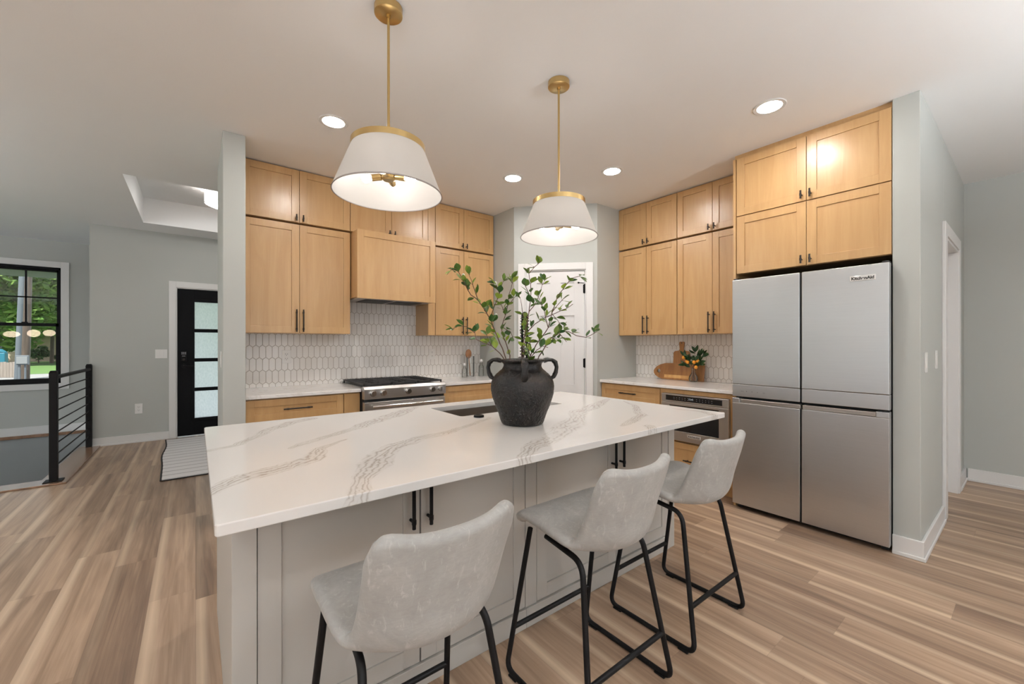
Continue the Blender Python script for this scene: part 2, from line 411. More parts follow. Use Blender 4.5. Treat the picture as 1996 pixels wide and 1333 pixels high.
def rug_mat():
    m, nt, b = mat('ribbed_grey_rug')
    t = nt.nodes.new('ShaderNodeTexCoord'); s = nt.nodes.new('ShaderNodeSeparateXYZ'); ln(nt, t.outputs['Object'], s.inputs[0])
    w = val(nt, 'FRACT', val(nt, 'DIVIDE', s.outputs[1], 0.145))
    band = ramp(nt, w, [(0.0, (0.25, 0.23, 0.225)), (0.10, (0.45, 0.42, 0.415)), (0.16, (0.66, 0.63, 0.62)), (0.55, (0.70, 0.675, 0.665)), (0.60, (0.52, 0.49, 0.48)), (0.66, (0.69, 0.66, 0.65)), (1.0, (0.66, 0.63, 0.62))])
    n = noise(nt, t.outputs['Object'], 160, 3)
    ln(nt, mixc(nt, val(nt, 'MULTIPLY', n, 0.3), band, (0.55, 0.51, 0.49)), b.inputs['Base Color']); b.inputs['Roughness'].default_value = 0.95
    bump(nt, b, n, 0.4, 0.003)
    return m
M['rug'] = rug_mat()
M['rug_edge'] = plain('black_rug_binding', (0.02, 0.016, 0.014), 0.9)
M['nosing'] = wood_maple('stained_stair_nosing', (0.20, 0.11, 0.065), (0.34, 0.20, 0.125), 0.18)
def ground_mat(name, a, b_, sc, rough=0.9):
    m, nt, b = mat(name)
    n = noise(nt, coords(nt), sc, 5, 0.65)
    ln(nt, ramp(nt, n, [(0.3, a), (0.7, b_)]), b.inputs['Base Color']); b.inputs['Roughness'].default_value = rough
    bump(nt, b, n, 0.5, 0.05)
    return m
M['grass'] = ground_mat('lawn_grass', (0.040, 0.095, 0.018), (0.085, 0.16, 0.036), 9)
M['street'] = ground_mat('pale_street_asphalt', (0.16, 0.16, 0.165), (0.22, 0.22, 0.22), 14)
M['concrete'] = ground_mat('porch_concrete', (0.22, 0.225, 0.225), (0.30, 0.30, 0.30), 20)
M['grey_pvc'] = plain('grey_conduit', (0.085, 0.10, 0.118), 0.5)
M['soffit'] = plain('grey_porch_soffit', (0.16, 0.17, 0.18), 0.7)
M['roof'] = plain('grey_roof_shingle', (0.10, 0.10, 0.105), 0.9)
M['teal'] = plain('teal_plastic', (0.01, 0.12, 0.18), 0.5)
def brick():
    m, nt, b = mat('tan_brick')
    br = nt.nodes.new('ShaderNodeTexBrick'); br.inputs['Scale'].default_value = 1.0
    br.inputs['Brick Width'].default_value = 0.22; br.inputs['Row Height'].default_value = 0.075; br.inputs['Mortar Size'].default_value = 0.008
    br.inputs['Color1'].default_value = (0.40, 0.27, 0.19, 1); br.inputs['Color2'].default_value = (0.50, 0.35, 0.25, 1); br.inputs['Mortar'].default_value = (0.48, 0.44, 0.40, 1)
    ln(nt, coords(nt, (1, 1, 1), 'Object', (PI / 2, 0, 0)), br.inputs['Vector'])
    ln(nt, br.outputs[0], b.inputs['Base Color']); b.inputs['Roughness'].default_value = 0.9
    return m
M['brick'] = brick()

# ------------------------------------------------------------------ mesh helpers
class MB:
    """collects shapes in a bmesh, in world metres or in a local frame"""
    def __init__(s, T=None): s.bm = bmesh.new(); s.T = T
    def p(s, co): return Vector(s.T(*co)) if s.T else Vector(co)
    def box(s, x0, x1, y0, y1, z0, z1):
        v = [s.bm.verts.new(s.p((x, y, z))) for x in (x0, x1) for y in (y0, y1) for z in (z0, z1)]
        for f in ((0, 1, 3, 2), (4, 6, 7, 5), (0, 4, 5, 1), (2, 3, 7, 6), (0, 2, 6, 4), (1, 5, 7, 3)): s.bm.faces.new([v[i] for i in f])
        return s
    def prism(s, pts, d0, d1, axis):
        """polygon pts (2-D) extruded along axis ('x','y','z') from d0 to d1"""
        def co(q, d): return {'x': (d, q[0], q[1]), 'y': (q[0], d, q[1]), 'z': (q[0], q[1], d)}[axis]
        a = [s.bm.verts.new(s.p(co(q, d0))) for q in pts]; b = [s.bm.verts.new(s.p(co(q, d1))) for q in pts]
        n = len(pts)
        s.bm.faces.new(a); s.bm.faces.new(b[::-1])
        for i in range(n): s.bm.faces.new((a[i], a[(i + 1) % n], b[(i + 1) % n], b[i]))
        return s
    def tube(s, pts, r, n=10, cap=True, closed=False):
        P = [s.p(q) for q in pts]; R = r if isinstance(r, (list, tuple)) else [r] * len(P)
        rings = []; prev = None
        m = len(P)
        for i, q in enumerate(P):
            if closed: t = (P[(i + 1) % m] - P[i - 1]).normalized()
            else: t = (P[min(i + 1, m - 1)] - P[max(i - 1, 0)]).normalized()
            if prev is None:
                ref = Vector((0, 0, 1)) if abs(t.z) < 0.9 else Vector((1, 0, 0))
                u = t.cross(ref).normalized()
            else: u = (prev - t * prev.dot(t)).normalized()
            prev = u; w = t.cross(u)
            rings.append([s.bm.verts.new(q + (u * math.cos(2 * PI * k / n) + w * math.sin(2 * PI * k / n)) * R[i]) for k in range(n)])
        for a, b in list(zip(rings, rings[1:])) + ([(rings[-1], rings[0])] if closed else []):
            for k in range(n): s.bm.faces.new((a[k], a[(k + 1) % n], b[(k + 1) % n], b[k]))
        if cap and not closed: s.bm.faces.new(rings[0][::-1]); s.bm.faces.new(rings[-1])
        return s
    def lathe(s, prof, c=(0, 0, 0), n=40, closed=False):
        rings = []
        for r, z in prof:
            if r < 1e-6: rings.append([s.bm.verts.new(s.p((c[0], c[1], c[2] + z)))])
            else: rings.append([s.bm.verts.new(s.p((c[0] + r * math.cos(2 * PI * k / n), c[1] + r * math.sin(2 * PI * k / n), c[2] + z))) for k in range(n)])
        prs = list(zip(rings, rings[1:])) + ([(rings[-1], rings[0])] if closed else [])
        for a, b in prs:
            for k in range(n):
                k2 = (k + 1) % n
                if len(a) == 1 and len(b) > 1: s.bm.faces.new((a[0], b[k], b[k2]))
                elif len(b) == 1 and len(a) > 1: s.bm.faces.new((a[k], b[0], a[k2]))
                elif len(a) > 1: s.bm.faces.new((a[k], b[k], b[k2], a[k2]))
        return s
    def ball(s, c, r, sc=(1, 1, 1), u=14, v=9):
        prof = [(0, -r)] + [(r * math.sin(PI * i / v), -r * math.cos(PI * i / v)) for i in range(1, v)] + [(0, r)]
        b0 = len(s.bm.verts)
        s.bm.verts.ensure_lookup_table()
        T = s.T; s.T = None
        s.lathe([(a, b) for a, b in prof], (0, 0, 0), u)
        s.T = T; s.bm.verts.ensure_lookup_table()
        for vtx in s.bm.verts[b0:]: vtx.co = s.p((c[0] + vtx.co.x * sc[0], c[1] + vtx.co.y * sc[1], c[2] + vtx.co.z * sc[2]))
        return s
    def face(s, pts): s.bm.faces.new([s.bm.verts.new(s.p(q)) for q in pts]); return s

def loc_of(o):
    v = Vector((0, 0, 0))
    while o is not None: v += o.location; o = o.parent
    return v
def obj(name, mb, m, parent=None, smooth=False, bevel=0.0, local=False, norm=True):
    """links the shapes of mb as ONE mesh object; world coordinates become local to the parent"""
    if norm: bmesh.ops.recalc_face_normals(mb.bm, faces=mb.bm.faces)
    me = bpy.data.meshes.new(name); mb.bm.to_mesh(me); mb.bm.free()
    me.materials.append(m if not isinstance(m, str) else M[m])
    o = bpy.data.objects.new(name, me); COL.objects.link(o)
    if parent is not None:
        o.parent = parent
        if not local: me.transform(Matrix.Translation(-loc_of(parent)))
    if smooth:
        for p in me.polygons: p.use_smooth = True
        try: me.set_sharp_from_angle(angle=math.radians(38))
        except Exception: pass
    if bevel:
        b = o.modifiers.new('bevel', 'BEVEL'); b.width = bevel; b.segments = 2; b.limit_method = 'ANGLE'; b.angle_limit = math.radians(50)
    return o
def tag(o, label, cat, group=None, kind=None):
    o['label'] = label; o['category'] = cat
    if group: o['group'] = group
    if kind: o['kind'] = kind
    return o
def thing(name, label, cat, loc=(0, 0, 0), group=None, rotz=0, kind=None):
    o = bpy.data.objects.new(name, None); COL.objects.link(o)
    o.empty_display_size = 0.1
    o.location = loc; o.rotation_euler = (0, 0, rotz)
    return tag(o, label, cat, group, kind)
def struct(name, mb, m, label, cat, bevel=0.0):
    return tag(obj(name, mb, m, None, bevel=bevel), label, cat, None, 'structure')
def copy_tree(o, parent=None):
    c = o.copy(); COL.objects.link(c)
    if parent is not None: c.parent = parent
    for ch in list(o.children): copy_tree(ch, c)
    return c
def text(name, body, size, m, parent, Mx, extrude=0.0006, offset=0.0, xs=1.0):
    cu = bpy.data.curves.new(name, 'FONT'); cu.body = body; cu.size = size; cu.align_x = 'CENTER'; cu.align_y = 'CENTER'
    cu.extrude = extrude; cu.offset = offset
    cu.materials.append(M[m])
    t = bpy.data.objects.new(name, cu); COL.objects.link(t)
    bpy.context.view_layer.update()
    me = bpy.data.meshes.new_from_object(t.evaluated_get(bpy.context.evaluated_depsgraph_get()))
    bpy.data.objects.remove(t); bpy.data.curves.remove(cu)
    o = bpy.data.objects.new(name, me); COL.objects.link(o)
    o.parent = parent
    o.matrix_local = Mx @ Matrix.Diagonal((xs, 1, 1, 1))
    return o

# ------------------------------------------------------------------ plan (metres)
H = 2.74                                   # ceiling
XP, YP1, YP2 = 3.335, 0.413, 0.535         # end of the wall beside the refrigerator
XW, YW = 4.022, 4.141                      # side wall and range wall, tile faces
XU, YU = 3.699, 3.828                      # door fronts of the wall cabinets
YR = 2.834                                 # short return wall by the side counter
X3, YPL, XPR = 2.719, 3.462, 3.339         # angled pantry wall runs (X3,YPL) -> (XPR,YR)
XL0, XL1, YLE = 0.150, 0.2826, 3.448       # wall end left of the range counter
YG, YN = 7.105, 8.63                       # entry wall, window wall
CT = 0.886                                 # perimeter counter top
ZI = 0.868                                 # island counter top

# ------------------------------------------------------------------ shell
m = MB()
m.box(-0.93, 5.9, -5.3, 7.2, -0.25, 0).box(-5.3, -0.93, -5.3, 5.40, -0.25, 0).box(-1.11, -0.93, 5.40, 7.2, -0.25, 0).box(-5.3, -1.11, 5.40, 5.60, -0.25, 0)
m.box(-1.0, 1.55, 7.2, 7.3, -0.25, 0)
struct('floor', m, 'floor', 'oak-look plank floor running from the kitchen to the front door', 'floor')
tx0, tx1, ty0, ty1, tz = -0.498, 1.0, 4.862, 6.645, 3.046
m = MB()
m.box(-5.3, tx0, -5.3, 8.75, H, H + .12).box(tx1, 5.9, -5.3, 8.75, H, H + .12).box(tx0, tx1, -5.3, ty0, H, H + .12).box(tx0, tx1, ty1, 8.75, H, H + .12)
m.box(tx0 - .1, tx0, ty0 - .1, ty1 + .1, H + .12, tz).box(tx1, tx1 + .1, ty0 - .1, ty1 + .1, H + .12, tz)
m.box(tx0, tx1, ty0 - .1, ty0, H + .12, tz).box(tx0, tx1, ty1, ty1 + .1, H + .12, tz)
m.box(tx0 - .1, tx1 + .1, ty0 - .1, ty1 + .1, tz, tz + .1)
struct('ceiling', m, 'ceiling', 'white textured ceiling with a recessed tray over the entry', 'ceiling')

DOX0, DOX1, DOZ = 4.31, 5.07, 2.045
m = MB().box(XP, DOX0, YP1, YP2, 0, H).box(DOX1, 5.76, YP1, YP2, 0, H).box(DOX0, DOX1, YP1, YP2, DOZ, H)
struct('wall_right', m, 'wall', 'grey-green wall end and hallway side beside the refrigerator', 'wall', 0.004)
struct('wall_side', MB().box(XW, XW + .12, YP2, YR + .1, 0, H), 'wall', 'wall behind the refrigerator and side counter', 'wall')
struct('wall_return_right', MB().box(XPR, XW + .12, YR, YR + .1, 0, H), 'wall', 'short grey wall between the pantry door and the side counter', 'wall')
struct('wall_return_left', MB().box(X3, X3 + .1, YPL, YW + .12, 0, H), 'wall', 'short grey wall between the range counter and the pantry door', 'wall')
struct('wall_range', MB().box(XL0, X3 + .1, YW, YW + .12, 0, H), 'wall', 'wall behind the range and its cabinets', 'wall')
struct('wall_stub', MB().box(XL0, XL1, YLE, YW, 0, H), 'wall', 'narrow grey wall end left of the range cabinets', 'wall', 0.004)
dA = Vector((X3, YPL, 0)); dB = Vector((XPR, YR, 0)); dD = (dB - dA); DL = dD.length; dD /= DL; dN = Vector((-dD.y, dD.x, 0))
def T_diag(u, d, z): q = dA + dD * u + dN * d; return (q.x, q.y, z)
PD0, PD1, PDZ = 0.118, 0.765, 2.05
m = MB(T_diag).box(0, PD0, 0, .11, 0, H).box(PD1, DL, 0, .11, 0, H).box(PD0, PD1, 0, .11, PDZ, H)
struct('wall_pantry', m, 'wall', 'angled grey wall holding the white pantry door', 'wall')
FD0, FD1, FDZ = -0.205, 0.735, 2.027
m = MB().box(-1.022, FD0, YG, YG + .14, 0, H).box(FD1, 1.5, YG, YG + .14, 0, H).box(FD0, FD1, YG, YG + .14, FDZ, H)
struct('wall_entry', m, 'wall', 'grey-green entry wall holding the black front door', 'wall')
struct('wall_entry_return', MB().box(-1.022, -.90, YG + .14, YN, 0, H), 'wall', 'short wall between the entry and the window wall', 'wall')
struct('wall_foyer', MB().box(1.5, 1.62, YW + .12, YG + .14, 0, H), 'wall', 'foyer side wall behind the range wall', 'wall')
WX0, WX1, WZ0, WZ1 = -4.31, -1.53, 0.705, 2.362
m = MB().box(-5.3, WX0, YN, YN + .14, 0, H).box(WX1, -.9, YN, YN + .14, 0, H).box(WX0, WX1, YN, YN + .14, 0, WZ0).box(WX0, WX1, YN, YN + .14, WZ1, H)
struct('wall_window', m, 'wall', 'grey wall with the black-framed window above the stairs', 'wall')
struct('wall_stairwell', MB().box(-5.3, -.9, YN, YN + .14, -2.9, -.0).box(-1.11, -.99, 5.6, YN, -2.9, -.25).box(-5.3, -1.11, 5.48, 5.6, -2.9, -.25).box(-5.3, -.9, 5.4, YN + .1, -3.0, -2.9),
       'well_wall', 'dark grey wall going down inside the stairwell', 'wall')
struct('wall_hall', MB().box(5.64, 5.76, -5.3, YP1, 0, H), 'wall', 'grey-green wall at the end of the hallway', 'wall')
m = MB().box(-5.3, -3.8, -5.42, -5.3, 0, H).box(2.6, 5.76, -5.42, -5.3, 0, H).box(-3.8, 2.6, -5.42, -5.3, 2.4, H).box(-3.8, 2.6, -5.42, -5.3, 0, .1)
struct('wall_back', m, 'wall', 'living room wall with patio openings', 'wall')
m = MB().box(-5.42, -5.3, -5.42, -3.7, 0, H).box(-5.42, -5.3, .6, 5.7, 0, H).box(-5.42, -5.3, 8.2, 8.77, 0, H).box(-5.42, -5.3, -3.7, .6, 2.46, H).box(-5.42, -5.3, -3.7, .6, 0, .1).box(-5.42, -5.3, 5.7, 8.2, 2.46, H).box(-5.42, -5.3, 5.7, 8.2, 0, .1)
struct('wall_left', m, 'wall', 'living room side wall with wide windows', 'wall')
struct('wall_stair_side', MB().box(-5.42, -5.3, 5.4, 8.77, -3.0, 0), 'well_wall', 'stairwell side wall', 'wall')

# baseboards and trim
def base(name, boxes, label):
    mb = MB()
    for (x0, x1, y0, y1, z0, z1) in boxes: mb.box(x0, x1, y0, y1, z0, z1)
    struct(name, mb, 'trim', label, 'baseboard', 0.003)
base('baseboard_right', [(XP - .015, XP, YP1 - .015, YP2, 0, .112), (XP, 4.19, YP1 - .015, YP1, 0, .112), (5.16, 5.64, YP1 - .015, YP1, 0, .112),
      (XP - .024, XP - .015, YP1 - .024, YP2, 0, .022), (XP - .015, 4.19, YP1 - .024, YP1 - .015, 0, .022), (5.16, 5.64, YP1 - .024, YP1 - .015, 0, .022)], 'white baseboard wrapping the wall end beside the refrigerator')
base('baseboard_hall', [(5.625, 5.64, -5.3, YP1 - .024, 0, .112), (5.616, 5.625, -5.3, YP1 - .024, 0, .022)], 'white baseboard along the end of the hallway')
base('baseboard_entry', [(-1.022, -.275, YG - .015, YG, 0, .105), (-1.022, -.275, YG - .024, YG - .015, 0, .022)], 'white baseboard left of the front door')
base('baseboard_window', [(-5.3, -1.022, YN - .015, YN, 0, .113)], 'white baseboard below the window at the stairwell')
struct('trim_1', MB().box(-5.3, -1.022, YN - .03, YN, -.042, 0), 'nosing', 'stained wood strip below the baseboard of the window wall', 'trim', 0.004)
m = MB().prism([(-5.3, 5.395), (-.925, 5.395), (-.925, 7.105), (-1.117, 7.105), (-1.117, 5.61), (-5.3, 5.61)], 0.0, .014, 'z')
struct('trim_2', m, 'nosing', 'glossy stained wood nosing around the stair opening', 'trim', 0.004)
# hallway door casing
m = MB().box(DOX0 - .105, DOX0, YP1 - .020, YP1, 0, DOZ + .09).box(DOX1, DOX1 + .09, YP1 - .020, YP1, 0, DOZ + .09).box(DOX0, DOX1, YP1 - .020, YP1, DOZ, DOZ + .09)
m.box(DOX0, DOX0 + .018, YP1 - .012, YP2, 0, DOZ - .018).box(DOX1 - .018, DOX1, YP1 - .012, YP2, 0, DOZ - .018).box(DOX0, DOX1, YP1 - .012, YP2, DOZ - .018, DOZ)
struct('trim_3', m, 'trim', 'white casing around the hallway doorway', 'door casing', 0.003)
m = MB().box(DOX0 + .022, DOX1 - .022, YP1 + .062, YP1 + .10, .01, DOZ - .022)
struct('door_3', m, 'door_white', 'white closed door inside the hallway casing', 'door', 0.003)

# ------------------------------------------------------------------ front door (door_1)
m = MB().box(FD0 - .075, FD0, YG - .020, YG, 0, FDZ + .08).box(FD1, FD1 + .075, YG - .020, YG, 0, FDZ + .08).box(FD0, FD1, YG - .020, YG, FDZ, FDZ + .08)
m.box(FD0, FD0 + .012, YG - .01, YG + .14, 0, FDZ).box(FD1 - .012, FD1, YG - .01, YG + .14, 0, FDZ).box(FD0 + .012, FD1 - .012, YG - .01, YG + .14, FDZ - .012, FDZ)
struct('trim_4', m, 'trim', 'white casing around the black front door', 'door casing', 0.003)
def front_door():
    x0, x1, z0, z1 = FD0 + .013, FD1 - .013, .015, FDZ - .014
    gx0, gx1, gz0, gz1 = -.020, .550, .235, 1.855
    y0, y1 = YG + .012, YG + .056
    o = thing('door_1', 'black front door with four frosted glass panes, half hidden by the wall end', 'door', (x0, y0, 0), None, 0, 'structure')
    m = MB().box(x0, gx0, y0, y1, z0, z1).box(gx1, x1, y0, y1, z0, z1).box(gx0, gx1, y0, y1, z0, gz0).box(gx0, gx1, y0, y1, gz1, z1)
    obj('door_leaf', m, 'door_black', o, bevel=.002)
    m = MB()
    for a, b, c, d in ((gx0 - .028, gx0 + .012, gz0 - .028, gz1 + .028), (gx1 - .012, gx1 + .028, gz0 - .028, gz1 + .028)): m.box(a, b, y0 - .012, y0 + .01, c, d)
    m.box(gx0 + .012, gx1 - .012, y0 - .012, y0 + .01, gz0 - .028, gz0 + .012).box(gx0 + .012, gx1 - .012, y0 - .012, y0 + .01, gz1 - .012, gz1 + .028)
    n = 4; hh = (gz1 - gz0) / n
    for k in range(1, n): m.box(gx0 + .012, gx1 - .012, y0 - .008, y0 + .014, gz0 + hh * k - .024, gz0 + hh * k + .024)
    obj('glazing_frame', m, 'door_black', o, bevel=.003)
    for k in range(n): obj('frosted_pane', MB().box(gx0, gx1, y0 + .018, y0 + .024, gz0 + hh * k, gz0 + hh * (k + 1)), 'frosted', o)
    kp = obj('keypad_lock', MB().box(-.155, -.095, y0 - .030, y0, 1.03, 1.165), 'black', o, bevel=.006); kp['label'] = 'black electronic keypad deadbolt'
    m = MB()
    for r in range(2):
        for c in range(3): m.box(-.149 + c * .018, -.136 + c * .018, y0 - .033, y0 - .029, 1.125 + r * .018, 1.138 + r * .018)
    m.box(-.142, -.108, y0 - .033, y0 - .029, 1.098, 1.106)
    obj('keypad_button', m, 'grey_ink', kp)
    obj('thumb_turn', MB().tube([(-.125, y0 - .044, 1.055), (-.125, y0 - .028, 1.055)], .014, 12), 'bronze', kp, True)
    m = MB().tube([(-.125, y0 - .012, .965), (-.125, y0, .965)], .030, 18).tube([(-.125, y0 - .05, .965), (-.125, y0 - .012, .965)], .010, 10).tube([(-.125, y0 - .05, .965), (-.01, y0 - .05, .965)], .009, 10)
    obj('lever_handle', m, 'black', o, True)
front_door()

# ------------------------------------------------------------------ pantry door (door_2)
m = MB(T_diag)
cw = .072
m.box(PD0 - cw, PD0, -.018, 0, 0, PDZ + cw).box(PD1, PD1 + cw, -.018, 0, 0, PDZ + cw).box(PD0, PD1, -.018, 0, PDZ, PDZ + cw)
m.box(PD0, PD0 + .014, -.006, .11, 0, PDZ).box(PD1 - .014, PD1, -.006, .11, 0, PDZ).box(PD0 + .014, PD1 - .014, -.006, .11, PDZ - .012, PDZ)
struct('trim_5', m, 'trim', 'white casing around the pantry door', 'door casing', 0.003)
def pantry_door():
    u0, u1, z0, z1 = PD0 + .017, PD1 - .017, .012, PDZ - .016
    q = T_diag(u0, .006, 0)
    o = thing('door_2', 'white six-panel pantry door behind the black vase', 'door', q, None, 0, 'structure')
    cols = ((.246, .388), (.498, .644)); rows = ((1.655, 1.915), (.83, 1.565), (.20, .70))
    m = MB(T_diag)
    us = [u0, cols[0][0], cols[0][1], cols[1][0], cols[1][1], u1]
    for a, b in ((0, 1), (2, 3), (4, 5)): m.box(us[a], us[b], .006, .042, z0, z1)
    zs = [z0, rows[2][0], rows[2][1], rows[1][0], rows[1][1], rows[0][0], rows[0][1], z1]
    for a, b in cols:
        for k in range(0, 8, 2): m.box(a, b, .006, .042, zs[k], zs[k + 1])
    obj('door_leaf', m, 'door_white', o)
    for a, b in cols:
        for c, d in rows:
            obj('door_panel', MB(T_diag).box(a, b, .017, .036, c, d), 'door_white', o)
    for z in (1.845, 1.06, .25):
        hb = obj('hinge', MB(T_diag).tube([(u1 + .004, -.004, z - .05), (u1 + .004, -.004, z + .05)], .007, 10).box(u1 - .012, u1 + .003, .001, .006, z - .045, z + .045), 'black', o)
    obj('door_stop', MB(T_diag).tube([(u1 - .004, -.008, 1.905), (u1 - .055, -.030, 1.905)], .004, 8).tube([(u1 - .055, -.030, 1.905), (u1 - .068, -.034, 1.905)], .009, 10), 'black', o, True)
pantry_door()

# ------------------------------------------------------------------ window over the stairs (window_1)
m = MB()
m.box(WX1, WX1 + .084, YN - .018, YN, WZ0 - .084, WZ1 + .084).box(WX0 - .084, WX0, YN - .018, YN, WZ0 - .084, WZ1 + .084)
m.box(WX0, WX1, YN - .018, YN, WZ1, WZ1 + .084).box(WX0, WX1, YN - .018, YN, WZ0 - .084, WZ0)
struct('trim_6', m, 'trim', 'white picture-frame trim around the stair window', 'window trim', 0.003)
def window():
    o = thing('window_1', 'black-framed double-hung window above the stairs, trees outside', 'window', (WX0, YN, WZ0), None, 0, 'structure')
    y0, y1 = YN + .004, YN + .10
    m = MB().box(WX1 - .022, WX1, y0, y1, WZ0, WZ1).box(WX0, WX0 + .022, y0, y1, WZ0, WZ1).box(WX0, WX1, y0, y1, WZ1 - .035, WZ1).box(WX0, WX1, y0, y1, WZ0, WZ0 + .03)
    nu = 4; wu = (WX1 - WX0) / nu; mul = [WX0 + wu * k for k in range(1, nu)]
    for xm in mul: m.box(xm - .025, xm + .025, y0, y1, WZ0, WZ1)
    obj('window_frame', m, 'window_black', o, bevel=.002)
    units = list(zip([WX0 + .022] + [x + .025 for x in mul], [x - .025 for x in mul] + [WX1 - .022]))
    zm = 1.543
    for a, b in units:
        yu0, yu1 = YN + .055, YN + .09; yl0, yl1 = YN + .018, YN + .053
        m = MB().box(a, a + .028, yu0, yu1, zm - .02, WZ1 - .035).box(b - .028, b, yu0, yu1, zm - .02, WZ1 - .035).box(a, b, yu0, yu1, WZ1 - .062, WZ1 - .035).box(a, b, yu0, yu1, zm - .02, zm + .018)
        c = (a + b) / 2
        m.box(c - .009, c + .009, yu0 + .006, yu1 - .006, zm + .018, WZ1 - .062).box(a + .028, b - .028, yu0 + .006, yu1 - .006, 1.92, 1.938)
        s = obj('upper_sash', m, 'window_black', o)
        obj('pane', MB().box(a + .028, b - .028, yu0 + .015, yu0 + .019, zm + .018, WZ1 - .062), 'pane', s)
        m = MB().box(a, a + .032, yl0, yl1, WZ0 + .03, zm + .02).box(b - .032, b, yl0, yl1, WZ0 + .03, zm + .02).box(a, b, yl0, yl1, WZ0 + .03, WZ0 + .075).box(a, b, yl0, yl1, zm - .024, zm + .02)
        s = obj('lower_sash', m, 'window_black', o)
        obj('pane', MB().box(a + .032, b - .032, yl0 + .015, yl0 + .019, WZ0 + .075, zm - .024), 'pane', s)
        obj('sash_lock', MB().box(c - .03, c + .03, yl0 - .012, yl0 + .02, zm + .02, zm + .034), 'black', s)
window()

# ------------------------------------------------------------------ backsplash
struct('trim_7', MB().box(XL1, X3, YW - .008, YW, CT, 1.70), 'tile_x', 'white elongated-hexagon tile behind the range', 'backsplash')
struct('trim_8', MB().box(XW - .008, XW, 1.46, YR, CT, 1.37), 'tile_y', 'white elongated-hexagon tile behind the cutting boards', 'backsplash')

# ------------------------------------------------------------------ cabinets
def T_range(u, d, z): return (u, YU + d, z)
def T_side(u, d, z): return (XU + d, -u, z)
def T_base(u, d, z): return (u, 3.510 + d, z)
def T_sbase(u, d, z): return (3.400 + d, -u, z)
def T_fcab(u, d, z): return (3.335 + d, -u, z)
def T_isl(u, d, z): return (u, 1.395 + d, z)
def shaker(T, u0, u1, z0, z1, name, parent, mm, fw=.057, th=.019, rec=.007):
    m = MB(T)
    m.box(u0, u0 + fw, 0, th, z0, z1).box(u1 - fw, u1, 0, th, z0, z1)
    m.box(u0 + fw, u1 - fw, 0, th, z0, z0 + fw).box(u0 + fw, u1 - fw, 0, th, z1 - fw, z1)
    m.box(u0 + fw, u1 - fw, rec, th - .002, z0 + fw, z1 - fw)
    return obj(name, m, mm, parent, bevel=.0012)
def pull(T, parent, u, z0, z1, horiz=False, mm='bronze', r=.0058):
    """bar pull on two posts; a short bar on one post is the tee knob of the upper doors"""
    m = MB(T); L = z1 - z0; so = -.030
    def q(s, d): return (u + s, d, (z0 + z1) / 2) if horiz else (u, d, z0 + s)
    if horiz:
        m.tube([q(-L / 2, so), q(L / 2, so)], r, 10)
        for s in (-L * .36, L * .36): m.tube([q(s, so), q(s, .001)], r * .85, 8).tube([q(s - .008, so), q(s + .008, so)], r * 1.25, 10)
    else:
        m.tube([q(0, so), q(L, so)], r, 10)
        for s in ((L * .13, L * .87) if L > .1 else (L / 2,)):
            m.tube([q(s, so), q(s, .001)], r * .85, 8).tube([q(s - .008, so), q(s + .008, so)], r * 1.25, 10)
    return obj('handle', m, mm, parent, True)
def cabinet(name, label, cat, group, T, u0, u1, z0, z1, depth, doors=(), drawers=(), mm='maple', filler=None, loc=None):
    q = T((u0 + u1) / 2, depth / 2, z0)
    o = thing(name, label, cat, q, group)
    obj('body', MB(T).box(u0, u1, .0205, depth, z0, z1), mm, o)
    if filler:
        for (a, b, c, d) in filler: obj('filler_strip', MB(T).box(a, b, .003, .0205, c, d), mm, o, bevel=.001)
    for (a, b, c, d, hu, h0, h1) in doors:
        dr = shaker(T, a, b, c, d, 'door', o, mm)
        if hu is not None: pull(T, dr, hu, h0, h1)
    for (a, b, c, d, hl, hz) in drawers:
        dr = shaker(T, a, b, c, d, 'drawer', o, mm, .052)
        if hl: pull(T, dr, (a + b) / 2, hz - hl / 2, hz + hl / 2, True)
    return o
G = .0017
ZU0, ZU1, ZU2 = 1.353, 2.281, 2.733
def two_doors(u0, u1, um, z0, z1, h0, h1, off=.026):
    return [(u0 + G, um - G, z0 + .002, z1 - .002, um - off, h0, h1), (um + G, u1 - G, z0 + .002, z1 - .002, um + off, h0, h1)]
WT, WS = 'tall wall cabinets', 'short wall cabinets below the ceiling'
DP = YW - YU - .001
cabinet('wall_cabinet', 'tall maple wall cabinet left of the range hood, two shaker doors', 'cabinet', WT, T_range, XL1 + .001, 1.113, ZU0, ZU1 - .007, DP - .009,
        two_doors(XL1 + .001, 1.113, .697, ZU0, ZU1 - .007, 1.365, 1.553))
cabinet('wall_cabinet', 'short maple cabinet below the ceiling, above the tall cabinet left of the hood', 'cabinet', WS, T_range, XL1 + .001, 1.113, ZU1 + .007, ZU2, DP,
        two_doors(XL1 + .001, 1.113, .697, ZU1 + .007, ZU2, 2.296, 2.350))
cabinet('wall_cabinet', 'short maple cabinet directly above the wooden range hood', 'cabinet', WS, T_range, 1.115, 1.886, ZU1 + .007, ZU2, DP,
        two_doors(1.115, 1.886, 1.500, ZU1 + .007, ZU2, 2.296, 2.350))
cabinet('wall_cabinet', 'tall maple wall cabinet right of the range hood, behind the leafy branches', 'cabinet', WT, T_range, 1.888, X3 - .001, ZU0, ZU1 - .007, DP - .009,
        two_doors(1.969, X3 - .012, 2.312, ZU0, ZU1 - .007, 1.365, 1.553), filler=[(1.888, 1.967, ZU0, ZU1 - .007)])
cabinet('wall_cabinet', 'short maple cabinet below the ceiling in the corner right of the hood', 'cabinet', WS, T_range, 1.888, X3 - .001, ZU1 + .007, ZU2, DP,
        two_doors(1.969, X3 - .012, 2.312, ZU1 + .007, ZU2, 2.296, 2.350), filler=[(1.888, 1.967, ZU1 + .007, ZU2)])
DS = XW - XU - .001
